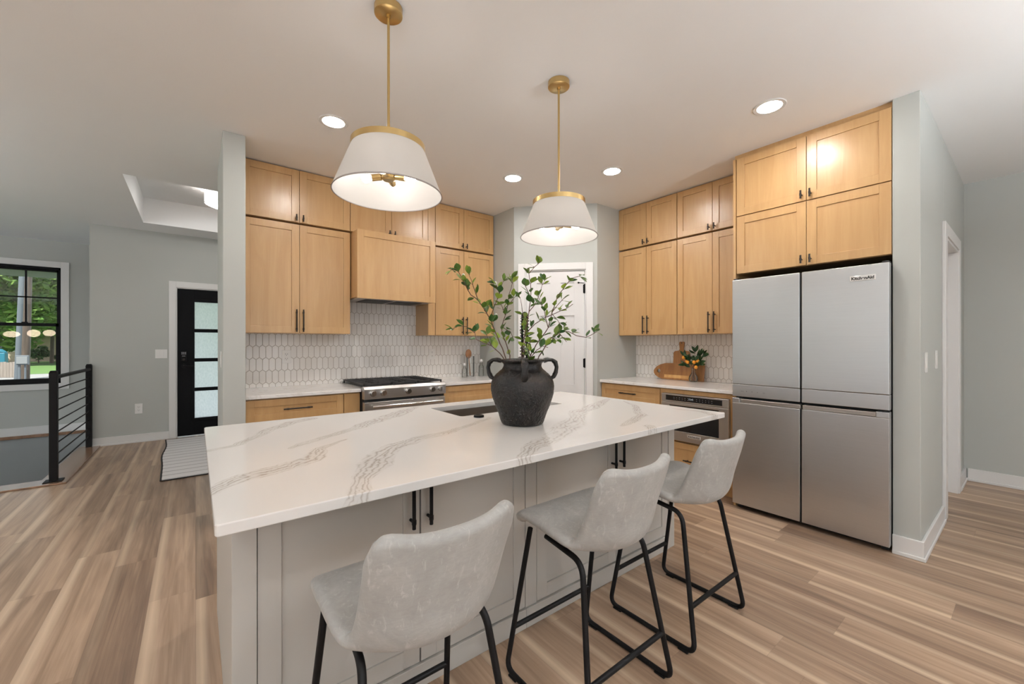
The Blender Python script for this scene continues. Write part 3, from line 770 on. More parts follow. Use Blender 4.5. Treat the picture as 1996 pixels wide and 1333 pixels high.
cabinet('wall_cabinet', 'tall maple wall cabinet beside the pantry wall, over the counter', 'cabinet', WT, T_side, -YR + .001, -2.146, ZU0, ZU1 - .007, DS - .009,
        two_doors(-YR + .001, -2.146, -2.487, ZU0, ZU1 - .007, 1.365, 1.553))
cabinet('wall_cabinet', 'short maple cabinet below the ceiling beside the pantry wall', 'cabinet', WS, T_side, -YR + .001, -2.146, ZU1 + .007, ZU2, DS,
        two_doors(-YR + .001, -2.146, -2.487, ZU1 + .007, ZU2, 2.296, 2.350))
cabinet('wall_cabinet', 'tall maple wall cabinet next to the refrigerator, over the cutting boards', 'cabinet', WT, T_side, -2.142, -1.462, ZU0, ZU1 - .007, DS - .009,
        two_doors(-2.142, -1.462, -1.801, ZU0, ZU1 - .007, 1.365, 1.553))
cabinet('wall_cabinet', 'short maple cabinet below the ceiling next to the deeper refrigerator cabinets', 'cabinet', WS, T_side, -2.142, -1.462, ZU1 + .007, ZU2, DS,
        two_doors(-2.142, -1.462, -1.801, ZU1 + .007, ZU2, 2.296, 2.350))
FX = XW - 3.335 - .002
cabinet('refrigerator_cabinet', 'wide maple cabinet directly above the refrigerator', 'cabinet', 'deep cabinets above the refrigerator', T_fcab, -1.438, -YP2 - .002, 1.804, 2.249, FX,
        two_doors(-1.436, -YP2 - .002, -.975, 1.804, 2.249, 1.818, 1.874))
cabinet('refrigerator_cabinet', 'topmost wide maple cabinet above the refrigerator, touching the ceiling', 'cabinet', 'deep cabinets above the refrigerator', T_fcab, -1.438, -YP2 - .002, 2.252, 2.700, FX,
        two_doors(-1.436, -YP2 - .002, -.975, 2.252, 2.700, 2.267, 2.322))
struct('trim_9', MB(T_fcab).box(-1.458, -1.440, -.004, FX, 0, 2.70).box(-1.458, -YP2 - .002, .03, FX, 2.702, H), 'maple', 'maple side panel and ceiling filler of the refrigerator bay', 'panel')

# wooden hood
def hood():
    x0, x1, y0, y1, z0, z1 = 1.122, 1.880, 3.655, YW - .010, 1.668, 2.276
    o = thing('range_hood', 'boxed maple range hood with a framed front panel above the range', 'range hood', ((x0 + x1) / 2, y1, z0))
    m = MB().box(x0, x1, y0 + .022, y1, z0 + .012, z1); obj('hood_body', m, 'maple', o, bevel=.002)
    shaker(lambda u, d, z: (u, y0 + d, z), x0, x1, z0, z1, 'front_panel', o, 'maple', .058, .0215, .007)
    m = MB().box(x0 + .012, x1 - .012, y0 + .024, y1 - .02, z0 + .001, z0 + .0115); obj('hood_liner', m, 'steel_dark', o)
    m = MB()
    for k in range(2): m.box(x0 + .10 + k * .30, x0 + .36 + k * .30, y0 + .10, y1 - .10, z0 - .003, z0 + .0005)
    obj('grease_filter', m, 'iron', o)
hood()

# base cabinets
BD = YW - 3.510 - .002
TK = .10
cabinet('base_cabinet', 'maple drawer cabinet left of the range, behind the island', 'cabinet', 'base cabinets along the walls', T_base, XL1 + .002, .9665, TK, CT - .030, BD,
        drawers=[(XL1 + .004, .9645, .690, .848, .20, .770), (XL1 + .004, .9645, .40, .686, .20, .56), (XL1 + .004, .9645, .105, .396, .20, .27)])
cabinet('base_cabinet', 'narrow plain maple pull-out directly left of the range', 'cabinet', 'base cabinets along the walls', T_base, .9685, 1.100, TK, CT - .030, BD, filler=[(.971, 1.099, TK, .848)])
cabinet('base_cabinet', 'maple base cabinet right of the range, half hidden by the vase', 'cabinet', 'base cabinets along the walls', T_base, 1.872, X3 - .002, TK, CT - .030, BD,
        drawers=[(1.890, X3 - .02, .690, .848, 0, .770)], doors=two_doors(1.890, X3 - .02, 2.29, .105, .686, .54, .67))
cabinet('base_cabinet', 'maple drawer cabinet beside the pantry wall under the side counter', 'cabinet', 'base cabinets along the walls', T_sbase, -YR + .002, -2.138, TK, CT - .030, XW - 3.40 - .002,
        drawers=[(-YR + .006, -2.142, .690, .848, .20, .770), (-YR + .006, -2.142, .40, .686, .20, .56), (-YR + .006, -2.142, .105, .396, .20, .27)])
def microwave_cabinet():
    o = thing('base_cabinet', 'maple cabinet holding the built-in microwave next to the refrigerator', 'cabinet', (3.7, 1.80, TK), 'base cabinets along the walls')
    T = T_sbase; u0, u1 = -2.136, -1.462; D = XW - 3.40 - .002
    m = MB(T).box(u0, u0 + .018, .0205, D, TK, CT - .030).box(u1 - .018, u1, .0205, D, TK, CT - .030).box(u0 + .018, u1 - .018, .0205, D, TK, .395).box(u0 + .018, u1 - .018, .0205, D, .838, CT - .030)
    obj('body', m, 'maple', o)
    m = MB(T).box(u0, u0 + .024, 0, .0205, .39, CT - .034).box(u1 - .050, u1, 0, .0205, .39, CT - .034).box(u0 + .024, u1 - .050, 0, .0205, .816, CT - .034)
    obj('face_frame', m, 'maple', o, bevel=.001)
    dr = shaker(T, u0 + .003, u1 - .003, .105, .386, 'drawer', o, 'maple', .055); pull(T, dr, (u0 + u1) / 2, .14, .34, True)
microwave_cabinet()
m = MB().box(XL1 + .002, X3 - .002, 3.585, 3.60, 0, TK - .002)
struct('trim_10', m, 'maple', 'recessed toe kick under the range wall cabinets', 'toe kick')
struct('trim_11', MB().box(3.475, 3.49, 1.462, YR - .002, 0, TK - .002), 'maple', 'recessed toe kick under the side cabinets', 'toe kick')

# worktops
def slab(name, boxes, mm, label, bev=.004):
    m = MB()
    for b in boxes: m.box(*b)
    return tag(obj(name, m, mm, None, bevel=bev), label, 'worktop', 'quartz worktops')
M['quartz_plain'] = quartz('white_veined_quartz', [])
slab('worktop', [(XL1 + .001, 1.1035, 3.487, YW - .009, CT - .028, CT)], 'quartz_plain', 'white quartz worktop left of the range')
slab('worktop', [(1.8685, X3 - .001, 3.487, YW - .009, CT - .028, CT)], 'quartz_plain', 'white quartz worktop right of the range, holding the glass jars')
slab('worktop', [(3.375, XW - .009, 1.460, YR - .001, CT - .028, CT)], 'quartz_plain', 'white quartz worktop under the cutting boards beside the refrigerator')
S = (CAM_H - ZI) / (CAM_H - CT)
vein_paths = [
 [(0.02, 1.77, .022), (.134, 1.837, .02), (.261, 2.077, .03), (.339, 2.181, .04), (.47, 2.25, .03)],
 [(.28, 1.658, .018), (.405, 1.767, .028), (.587, 1.885, .03), (.791, 2.059, .06), (1.034, 2.256, .03)],
 [(0.02, 1.275, .022), (.11, 1.359, .032), (.174, 1.386, .045), (.293, 1.46, .045), (.361, 1.574, .026), (.47, 1.665, .008)],
 [(.294, .978, .026), (.358, 1.14, .03), (.44, 1.26, .062), (.555, 1.422, .05), (.702, 1.51, .034), (.873, 1.538, .03), (1.191, 1.703, .012)],
 [(.86, 1.03, .03), (.97, 1.12, .045), (1.127, 1.199, .055), (1.366, 1.32, .075), (1.54, 1.44, .05), (1.705, 1.555, .05), (2.026, 1.695, .05), (2.216, 1.785, .02)],
 [(2.22, 1.66, .008), (2.065, 1.456, .02), (1.857, 1.272, .035), (1.667, 1.209, .03), (1.55, 1.16, .012)],
 [(1.58, 1.02, .03), (1.64, 1.095, .035)],
 [(2.20, 1.30, .008), (2.198, 1.125, .025), (2.16, 1.02, .04)],
]
vs = []
for path in vein_paths:
    for (x0, y0, w0), (x1, y1, w1) in zip(path, path[1:]): vs.append((x0 * S, y0 * S, x1 * S, y1 * S, w0 * S, w1 * S))
M['quartz_island'] = quartz('white_quartz_with_taupe_veins', vs)
IX0, IX1, IY0, IY1 = .0324, 2.392, 1.091, 2.415
SX0, SX1, SY0, SY1 = 1.14, 1.91, 1.915, 2.285
def island_top():
    m = MB()
    outer = [(IX0, IY0), (IX1, IY0), (IX1, IY1), (IX0, IY1)]; inner = [(SX0, SY0), (SX1, SY0), (SX1, SY1), (SX0, SY1)]
    r = .025
    def rnd(pts, r, n=5):
        out = []
        for i, p in enumerate(pts):
            a = Vector(pts[i - 1]); b = Vector(p); c = Vector(pts[(i + 1) % 4])
            d1 = (a - b).normalized(); d2 = (c - b).normalized()
            for k in range(n + 1):
                t = k / n; q = b + d1 * r * (1 - t) ** 2 + d2 * r * t ** 2
                out.append((q.x, q.y))
        return out
    O = rnd(outer, .012); I = rnd(inner, .02)
    n = len(O)
    def ring(pts, z): return [m.bm.verts.new((x, y, z)) for x, y in pts]
    ot, it, ob, ib = ring(O, ZI), ring(I, ZI), ring(O, ZI - .028), ring(I, ZI - .028)
    for i in range(n):
        j = (i + 1) % n
        m.bm.faces.new((ot[i], ot[j], it[j], it[i])); m.bm.faces.new((ob[i], ib[i], ib[j], ob[j]))
        m.bm.faces.new((ot[i], ob[i], ob[j], ot[j])); m.bm.faces.new((it[i], it[j], ib[j], ib[i]))
    return tag(obj('worktop', m, 'quartz_island', None, bevel=.003), 'large white island worktop with taupe veins, holding the black vase', 'worktop', 'quartz worktops')
island_top()

# island cabinets: two double-door units behind the stools
def island_unit(label, u0, u1, um, lpost, rpost, end):
    o = thing('island_cabinet', label, 'cabinet', ((u0 + u1) / 2, 1.85, 0), 'island cabinets behind the stools')
    T = T_isl; ZT = ZI - .0285
    back = IY1 - .03 - 1.395
    if lpost: m = MB(T).box(u0 + .018, u1, .0205, .30, .09, ZT).box(u0 + .018, u1, .30, back, .09, .55)
    else: m = MB(T).box(u0, u1 - .018, .0205, .30, .09, ZT).box(u0, u1 - .018, .30, back, .09, .55)
    obj('body', m, 'island', o)
    if lpost: obj('end_panel', MB(T).box(u0, u0 + .0175, .004, back, 0, ZT), 'island', o, bevel=.001); obj('corner_post', MB(T).box(u0 + .0005, lpost, -.004, .0035, .0, ZT).box(u0+.018, lpost, .0035, .0205, 0, ZT), 'island', o, bevel=.0015)
    else: obj('end_panel', MB(T).box(u1 - .0175, u1, .004, back, 0, ZT), 'island', o, bevel=.001); obj('corner_post', MB(T).box(rpost, u1 - .0005, -.004, .0035, .0, ZT).box(rpost, u1-.018, .0035, .0205, 0, ZT), 'island', o, bevel=.0015)
    a = (lpost or u0) + .002; b = (rpost or u1) - .002
    base_l, base_r = (lpost or u0), (rpost or u1)
    obj('base_board', MB(T).box(base_l + .0005, base_r - .0005, -.008, .0205, 0, .085), 'island', o, bevel=.002)
    if not lpost: obj('divider_stile', MB(T).box(u0 + .001, u0 + .0655, 0, .0205, .087, ZT), 'island', o, bevel=.0012); a = u0 + .068
    for (p, q, hu) in ((a, um - .003, um - .038), (um + .003, b, um + .030)):
        dr = shaker(T, p, q, .090, ZT - .003, 'door', o, 'island', .062)
        pull(T, dr, hu, .598, .790, mm='black', r=.0068)
island_unit('left half of the pale grey island, behind the nearest stool', .080, 1.158, .655, .141, None, 'l')
island_unit('right half of the pale grey island, behind the middle and far stools', 1.159, 2.367, 1.798, None, 2.303, 'r')

# ------------------------------------------------------------------ island fittings
def sink():
    o = thing('kitchen_sink', 'undermount stainless sink set in the island beside the vase', 'sink', ((SX0 + SX1) / 2, (SY0 + SY1) / 2, ZI - .25))
    a0, a1, b0, b1, zt, zb = SX0 - .006, SX1 + .006, SY0 - .006, SY1 + .006, ZI - .029, ZI - .245
    m = MB().box(a0 - .012, a0, b0 - .012, b1 + .012, zb, zt).box(a1, a1 + .012, b0 - .012, b1 + .012, zb, zt).box(a0, a1, b0 - .012, b0, zb, zt).box(a0, a1, b1, b1 + .012, zb, zt).box(a0 - .012, a1 + .012, b0 - .012, b1 + .012, zb - .01, zb)
    obj('basin', m, 'steel_dark', o, bevel=.002)
    obj('drain', MB().lathe([(0, .004), (.040, .004), (.045, 0), (0, 0)], ((SX0 + SX1) / 2, (SY0 + SY1) / 2 + .05, zb + .0005), 24), 'chrome', o, True)
sink()
BX, BY = 1.205, 1.842
m = MB().lathe([(0, .008), (.018, .0085), (.020, .010), (.026, .010), (.028, .007), (.028, 0), (0, 0)], (BX, BY, ZI + .0005), 28)
tag(obj('air_switch', m, 'black', None, True), 'round black push button on the worktop near the sink corner', 'button')
def faucet():
    x, y = 1.545, 1.845
    o = thing('spring_faucet', 'black spring-neck faucet standing behind the vase', 'faucet', (x, y, ZI))
    z = ZI + .0005
    obj('base', MB().lathe([(0, .012), (.026, .012), (.029, 0), (0, 0)], (x, y, z), 24), 'black', o, True)
    obj('column', MB().tube([(x, y, z + .012), (x, y, z + .30)], .0125, 16), 'black', o, True)
    FD_ = Vector((.50, .866, 0)); hx, hy = x + FD_.x * .17, y + FD_.y * .17
    pts = [(x, y, z + .30)]
    for k in range(13):
        a = PI * k / 12
        pts.append((x + FD_.x * .085 * (1 - math.cos(a)), y + FD_.y * .085 * (1 - math.cos(a)), z + .50 + .075 * math.sin(a)))
    pts.append((hx, hy, z + .30))
    obj('hose', MB().tube(pts, .0075, 10), 'black', o, True)
    P = [Vector(p) for p in pts]; coil = []
    seg = [0]
    for a, b in zip(P, P[1:]): seg.append(seg[-1] + (b - a).length)
    N = 34 * 10
    for i in range(N + 1):
        s = seg[-1] * i / N; j = max(k for k in range(len(seg) - 1) if seg[k] <= s + 1e-9)
        t = (s - seg[j]) / (seg[j + 1] - seg[j]); c = P[j].lerp(P[j + 1], t); d = (P[j + 1] - P[j]).normalized()
        n1 = Vector((.866, -.5, 0)); n2 = d.cross(n1); a = 2 * PI * 34 * i / N
        coil.append(c + (n1 * math.cos(a) + n2 * math.sin(a)) * .0130)
    obj('spring', MB().tube(coil, .0022, 5), 'black', o, True)
    obj('spray_head', MB().tube([(hx, hy, z + .30), (hx, hy, z + .24), (hx, hy, z + .18)], [.013, .015, .020], 16), 'black', o, True)
    obj('docking_arm', MB().box(x - .022, x + .022, y - .020, y + .024, z + .245, z + .30).tube([(x, y, z + .265), (x + FD_.x * .15, y + FD_.y * .15, z + .265)], .009, 10).lathe([(.022, 0), (.026, 0), (.026, .022), (.022, .022)], (hx, hy, z + .254), 18, True), 'black', o, bevel=.003)
    obj('lever', MB().tube([(x + .014, y, z + .12), (x + .05, y, z + .12)], .011, 12).tube([(x + .05, y, z + .12), (x + .10, y, z + .15)], .006, 10), 'black', o, True)
faucet()

# ------------------------------------------------------------------ vase and branches
VX, VY = 1.279, 1.562
rgt = Vector((math.cos(YAW), -math.sin(YAW), 0)); fwd = Vector((math.sin(YAW), math.cos(YAW), 0))
def vase():
    o = thing('clay_vase', 'rough black clay vase with four loop handles, on the island worktop', 'vase', (VX, VY, ZI))
    z = ZI + .0008
    out = [(0, 0), (.098, 0), (.103, .006), (.116, .045), (.135, .095), (.150, .140), (.156, .178), (.151, .212), (.134, .240), (.112, .260), (.099, .270), (.094, .280), (.093, .296), (.100, .302), (.112, .306), (.116, .311), (.112, .318), (.100, .319), (.090, .314), (.085, .300)]
    inn = [(.086, .275), (.100, .255), (.135, .22), (.143, .175), (.125, .10), (.10, .03), (0, .015)]
    dense = []
    for (r0, h0), (r1, h1) in zip(out, out[1:]):
        k = max(1, int(math.hypot(r1 - r0, h1 - h0) / .003))
        dense += [(r0 + (r1 - r0) * i / k, h0 + (h1 - h0) * i / k) for i in range(k)]
    dense.append(out[-1])
    for _ in range(6): dense = [dense[0]] + [((a[0] + 2 * b[0] + c[0]) / 4, (a[1] + 2 * b[1] + c[1]) / 4) for a, b, c in zip(dense, dense[1:], dense[2:])] + [dense[-1]]
    m = MB().lathe(dense + inn, (VX, VY, z), 220)
    for v in m.bm.verts:
        dx, dy, dz = v.co.x - VX, v.co.y - VY, v.co.z - z
        if dz < .003: continue
        q = Vector((dx, dy, dz)); r = math.hypot(dx, dy)
        n = mnoise.noise(q * 55) * .0008 + abs(mnoise.noise(q * 120 + Vector((3, 1, 7)))) * .0030 + mnoise.noise(q * 12) * .0016 + mnoise.noise(q * 300) * .0005
        k = 1 + n / max(r, .03)
        v.co.x = VX + dx * k; v.co.y = VY + dy * k
    obj('vase_body', m, 'clay', o, True)
    for k in range(4):
        a = -YAW - PI / 2 + k * PI / 2 + .04
        d = Vector((math.cos(a), math.sin(a), 0))
        prof = [(.104, .308), (.126, .315), (.148, .313), (.164, .300), (.170, .277), (.166, .252), (.155, .230), (.142, .222)]
        pts = [Vector((VX, VY, z)) + d * r + Vector((0, 0, h)) for r, h in prof]
        pp = []
        for a_, b_ in zip(pts, pts[1:]): pp += [a_, a_.lerp(b_, .5)]
        pp.append(pts[-1])
        h = MB().tube(pp, [.0105 + .0012 * math.sin(i * 1.3) for i in range(len(pp))], 12)
        side = Vector((-d.y, d.x, 0))
        for v in h.bm.verts:
            s = (v.co - Vector((VX, VY, z))).dot(side); v.co += side * s * .55 + Vector((mnoise.noise(v.co * 60), mnoise.noise(v.co * 60 + Vector((9, 0, 0))), mnoise.noise(v.co * 60 + Vector((0, 9, 0))))) * .0016
        obj('handle', h, 'clay', o, True)
vase()

def leaf_into(m, base, d, up, L, W, fold=.25, curl=.12):
    """one pointed oval leaf, folded on its midrib and curling at the tip"""
    d = d.normalized(); s = d.cross(up)
    if s.length < 1e-4: s = d.cross(Vector((1, 0, 0)))
    s.normalize(); n = s.cross(d).normalized()
    prof = [(0, .04), (.14, .48), (.34, .92), (.56, 1.0), (.78, .68), (.93, .26), (1, .02)]
    rows = []
    for t, w in prof:
        c = base + d * (L * t) - n * (curl * L * t * t)
        hw = W / 2 * w
        rows.append([m.bm.verts.new(c - s * hw + n * hw * fold), m.bm.verts.new(c), m.bm.verts.new(c + s * hw + n * hw * fold)])
    for a, b in zip(rows, rows[1:]):
        for k in range(2): m.bm.faces.new((a[k], a[k + 1], b[k + 1], b[k]))
SV = 1.048
def bpt(cx, cz, dep):
    """a point of the arrangement: cm to the right of the vase axis, height and depth behind the axis"""
    return Vector((VX, VY, 0)) + rgt * cx + fwd * dep + Vector((0, 0, cz))
def conv(p):
    u = (p[0] - 603.6) * .000648 * SV; z = CAM_H + (.4344 - p[1] * .000648) * SV + .004
    return u, z
def branch(label, paths, seed, dep0, dep1, nl=1.0, buds=()):
    rn = random.Random(seed)
    main = paths[0]
    u0, z0 = conv(main[0])
    root = bpt(u0 * .75, ZI + .03, dep0 * .6)
    root_v = Vector((VX, VY, 0)); rr = Vector((root.x - VX, root.y - VY, 0))
    if rr.length > .07: rr = rr.normalized() * .07; root = Vector((VX + rr.x, VY + rr.y, root.z))
    st = MB(); lv = MB(); bd = MB(); nb = 0
    lines = []
    for pi, path in enumerate(paths):
        pts = []
        n = len(path)
        for i, p in enumerate(path):
            u, z = conv(p)
            dep = dep0 + (dep1 - dep0) * max(0, min(1, (z - 1.16) / .38)) + rn.uniform(-.012, .012) * (1 if i and pi == 0 else 0)
            q = bpt(u, z, dep)
            if i == 0 and pi > 0:
                allp = [x for l in lines for x in l]
                q = min(allp, key=lambda x: (x - q).length)
            if pi == 0 and i == 0:
                w = Vector((q.x - VX, q.y - VY, 0))
                if w.length > .072: w = w.normalized() * .072; q = Vector((VX + w.x, VY + w.y, q.z))
            pts.append(q)
        if pi == 0: pts = [root] + pts
        fine = []
        for a, b in zip(pts, pts[1:]):
            k = max(2, int((b - a).length / .022))
            for j in range(k):
                t = j / k; q = a.lerp(b, t)
                if (pi or j) and len(fine) > 2: q += Vector((rn.uniform(-1, 1), rn.uniform(-1, 1), rn.uniform(-1, 1))) * .0016
                fine.append(q)
        fine.append(pts[-1])
        r0 = .0038 if pi == 0 else .0022
        st.tube(fine, [r0 * (1 - .68 * i / len(fine)) for i in range(len(fine))], 6)
        lines.append(fine)
        # leaves sit in clusters over the outer part of each stem
        start = int(len(fine) * (.42 if pi == 0 else .25))
        i = start
        while i < len(fine):
            c = fine[i]; d = (fine[min(i + 1, len(fine) - 1)] - fine[max(i - 1, 0)]).normalized()
            k = rn.choice((1, 2, 2, 3)) if i < len(fine) - 2 else 3
            for _ in range(k):
                a = rn.uniform(0, 2 * PI)
                side = (d.orthogonal().normalized() * math.cos(a) + d.cross(d.orthogonal().normalized()) * math.sin(a))
                ld = (d * rn.uniform(.2, .9) + side * rn.uniform(.5, 1.0) + Vector((0, 0, .15))).normalized()
                L = rn.uniform(.034, .050)
                st.tube([c, c + ld * .008], .0008, 4)
                leaf_into(lv, c + ld * .007, ld, Vector((rn.uniform(-.6, .6), rn.uniform(-.6, .6), 1)), L, L * rn.uniform(.54, .70), rn.uniform(.05, .35), rn.uniform(-.1, .3))
            i += rn.randint(1, 2) if nl >= 1 else rn.randint(1, 3)
    o = obj('leafy_branch', st, 'twig', None, True)
    tag(o, label, 'branch', 'artificial branches in the black vase')
    obj('foliage', lv, 'leaf', o, norm=False)
    if buds:
        for b in buds:
            u, z = conv(b); obj('white_bud', MB().ball(bpt(u, z, dep1), .0075, (1, 1, 1.35), 9, 6), 'bud', o, True)
branch('leafy branch leaning far up to the left, with white buds at its tip',
       [[(500, 830), (470, 740), (430, 640), (395, 555), (370, 495), (330, 425), (288, 365), (235, 325), (205, 270), (178, 225), (150, 165), (130, 140), (90, 148)], [(288, 365), (262, 290), (225, 190)], [(370, 495), (405, 400), (440, 320), (465, 235)], [(440, 320), (418, 262), (412, 248)]], 3, -.02, -.06, 1, [(128, 128), (184, 190), (412, 246), (465, 205)])
branch('low leafy branch arching out to the left over the range',
       [[(497, 830), (440, 745), (375, 688), (315, 665), (262, 640), (250, 590), (195, 548), (140, 535), (85, 560)], [(375, 688), (350, 640), (330, 580)], [(250, 590), (255, 520)]], 11, .01, .09, .8)
branch('upright leafy branch left of the vase centre',
       [[(510, 830), (512, 760), (490, 690), (455, 600), (450, 545), (478, 460), (495, 390), (508, 300), (530, 225), (525, 175)], [(478, 460), (450, 385)], [(450, 545), (520, 590), (545, 650)], [(495, 390), (545, 330)]], 23, .03, .05, .9, [(408, 460), (520, 172)])
branch('tallest leafy branch rising straight up, two leaves crowning it',
       [[(600, 830), (598, 740), (618, 620), (640, 520), (652, 440), (664, 340), (662, 240), (650, 170), (690, 120), (735, 82)], [(664, 340), (610, 225)], [(652, 440), (690, 395), (722, 330), (745, 250), (762, 222)], [(690, 120), (636, 130)], [(640, 520), (610, 470), (590, 350)]], 37, 0, -.02, .8)
branch('leafy branch leaning up to the right, in front of the pantry door',
       [[(635, 830), (655, 770), (700, 680), (745, 620), (785, 560), (812, 450), (838, 370), (862, 320), (905, 265), (945, 215), (1000, 200)], [(785, 560), (755, 450), (722, 360)], [(812, 450), (850, 400), (905, 340)]], 41, -.03, -.08, .9)
branch('leafy branch crossing to the right below the upper sprays',
       [[(615, 830), (618, 700), (640, 585), (700, 525), (760, 485), (830, 455), (885, 430), (935, 410), (985, 375)], [(830, 455), (870, 500), (890, 530)], [(640, 585), (600, 520)]], 53, .03, .06, .85)
branch('low leafy branch reaching far out to the right',
       [[(700, 835), (722, 765), (770, 690), (812, 630), (870, 592), (930, 585), (990, 615), (1060, 628), (1115, 600), (1130, 590)], [(770, 690), (840, 620), (925, 560)], [(870, 592), (920, 660)], [(812, 630), (850, 640)]], 67, -.02, -.05, .85)
branch('short leafy branch at the front of the vase mouth',
       [[(640, 835), (660, 770), (700, 720), (745, 690), (785, 700)], [(660, 770), (640, 700), (665, 640)]], 71, -.05, -.07, 1)

# ------------------------------------------------------------------ range
def gas_range():
    x0, x1, y0 = 1.106, 1.866, 3.420
    T = lambda u, d, z: (u, y0 + d, z)
    o = thing('gas_range', 'stainless gas range with five knobs and black grates under the hood', 'range', ((x0 + x1) / 2, 3.78, 0))
    obj('body', MB(T).box(x0 + .003, x1 - .003, .06, YW - y0 - .012, .02, .868), 'iron', o)
    m = MB(T).prism([(0, .797), (0, .880), (.022, .902), (.06, .902), (.06, .797)], x0, x1, 'x')
    pan = obj('control_panel', m, 'steel_bright', o, bevel=.002)
    for u in (1.177, 1.266, 1.490, 1.724, 1.812):
        k = obj('knob', MB(T).tube([(u, .0, .846), (u, -.008, .846)], .027, 24).tube([(u, -.008, .846), (u, -.030, .846)], [.023, .020], 24).box(u - .0045, u + .0045, -.036, -.028, .828, .864), 'chrome', pan, True)
    m = MB(T).box(x0, x1, .06, YW - y0 - .012, .870, .889).box(x0, x1, YW - y0 - .06, YW - y0 - .012, .889, .902)
    obj('cooktop', m, 'steel_bright', o, bevel=.002)
    obj('burner_well', MB(T).box(x0 + .03, x1 - .03, .075, YW - y0 - .07, .8892, .8912), 'iron', o)
    for (u, d) in ((1.27, .19), (1.27, .47), (1.486, .33), (1.70, .19), (1.70, .47)):
        obj('burner', MB(T).lathe([(0, .016), (.034, .016), (.038, .010), (.048, .008), (.05, 0), (0, 0)], (0, 0, 0), 20) if False else MB().lathe([(0, .016), (.034, .016), (.038, .010), (.048, .008), (.05, 0), (0, 0)], (u, y0 + d, .8915), 20), 'iron', o, True)
    w = (x1 - x0 - .02) / 3
    for k in range(3):
        a = x0 + .01 + k * w; b = a + w - .004; f0, f1 = .055, YW - y0 - .075
        m = MB(T); zt0, zt1 = .912, .926
        m.box(a, b, f0, f0 + .014, zt0, zt1).box(a, b, f1 - .014, f1, zt0, zt1).box(a, a + .012, f0, f1, zt0, zt1).box(b - .012, b, f0, f1, zt0, zt1)
        for j in range(1, 8):
            d = f0 + (f1 - f0) * j / 8
            m.box(a + .012, a + .085, d - .005, d + .005, zt0, zt1 + .002).box(b - .085, b - .012, d - .005, d + .005, zt0, zt1 + .002)
        m.box((a + b) / 2 - .005, (a + b) / 2 + .005, f0, f1, zt0, zt1 + .002)
        for u in (a + .006, b - .006):
            for d in (f0 + .007, f1 - .007): m.box(u - .006, u + .006, d - .006, d + .006, .8895, zt0)
        obj('grate', m, 'iron', o, bevel=.002)
    dr = obj('oven_door', MB(T).box(x0 + .004, x1 - .004, .008, .058, .21, .772), 'steel_bright', o, bevel=.003)
    obj('oven_window', MB(T).box(x0 + .11, x1 - .11, .005, .009, .32, .63), 'oven_glass', dr)
    m = MB(T).tube([(x0 + .055, -.042, .738), (x1 - .055, -.042, .738)], .0125, 16)
    for u in (x0 + .075, x1 - .075): m.tube([(u, -.042, .738), (u, .01, .738)], .010, 12)
    obj('door_handle', m, 'chrome', dr, True)
    obj('door_gap', MB(T).box(x0 + .004, x1 - .004, .03, .058, .774, .795), 'gap', o)
    obj('warming_drawer', MB(T).box(x0 + .004, x1 - .004, .008, .058, .06, .205), 'steel_bright', o, bevel=.003)
gas_range()

# ------------------------------------------------------------------ built-in microwave
def microwave():
    T = T_sbase; u0, u1 = -2.111, -1.514
    o = thing('microwave_drawer', 'stainless built-in microwave with a black display strip under the side counter', 'microwave', (3.7, 1.81, .402))
    obj('case', MB(T).box(u0 + .004, u1 - .004, .0215, .50, .400, .810), 'iron', o)
    cp = obj('control_panel', MB(T).box(u0, u1, -.022, .0, .742, .813), 'steel_bright', o, bevel=.002)
    obj('touch_strip', MB(T).box(u0 + .044, u1 - .052, -.0235, -.0215, .756, .801), 'oven_glass', cp)
    m = MB(T)
    for k in range(14):
        if k in (6, 7): continue
        for r in range(2): m.box(u0 + .12 + k * .026, u0 + .128 + k * .026, -.0242, -.0234, .768 + r * .015, .7715 + r * .015)
    obj('touch_key', m, 'grey_ink', cp)
    text('clock_digits', '12:45', .020, 'display', cp, Matrix(((0, 0, -1, T(-1.83, -.0243, .779)[0] - loc_of(cp).x), (-1, 0, 0, 1.83 - loc_of(cp).y), (0, 1, 0, .779 - loc_of(cp).z), (0, 0, 0, 1))), .0002)
    d = obj('door', MB(T).box(u0, u0 + .078, -.026, 0, .406, .738).box(u1 - .078, u1, -.026, 0, .406, .738).box(u0 + .078, u1 - .078, -.026, 0, .406, .490).box(u0 + .078, u1 - .078, -.026, 0, .716, .738).box(u0, u1, -.0, .021, .406, .81), 'steel_bright', o, bevel=.002)
    obj('door_window', MB(T).box(u0 + .078, u1 - .078, -.022, -.002, .490, .716), 'oven_glass', d)
    bd = obj('badge', MB(T).box(-1.860, -1.742, -.0285, -.0255, .446, .473), 'badge', d, bevel=.001)
    lo = loc_of(bd)
    text('badge_lettering', 'KitchenAid', .021, 'ink', bd, Matrix(((0, 0, -1, 3.400 - .0288 - lo.x), (-1, 0, 0, 1.801 - lo.y), (0, 1, 0, .4585 - lo.z), (0, 0, 0, 1))), .0003, .0004, 1.05)
microwave()

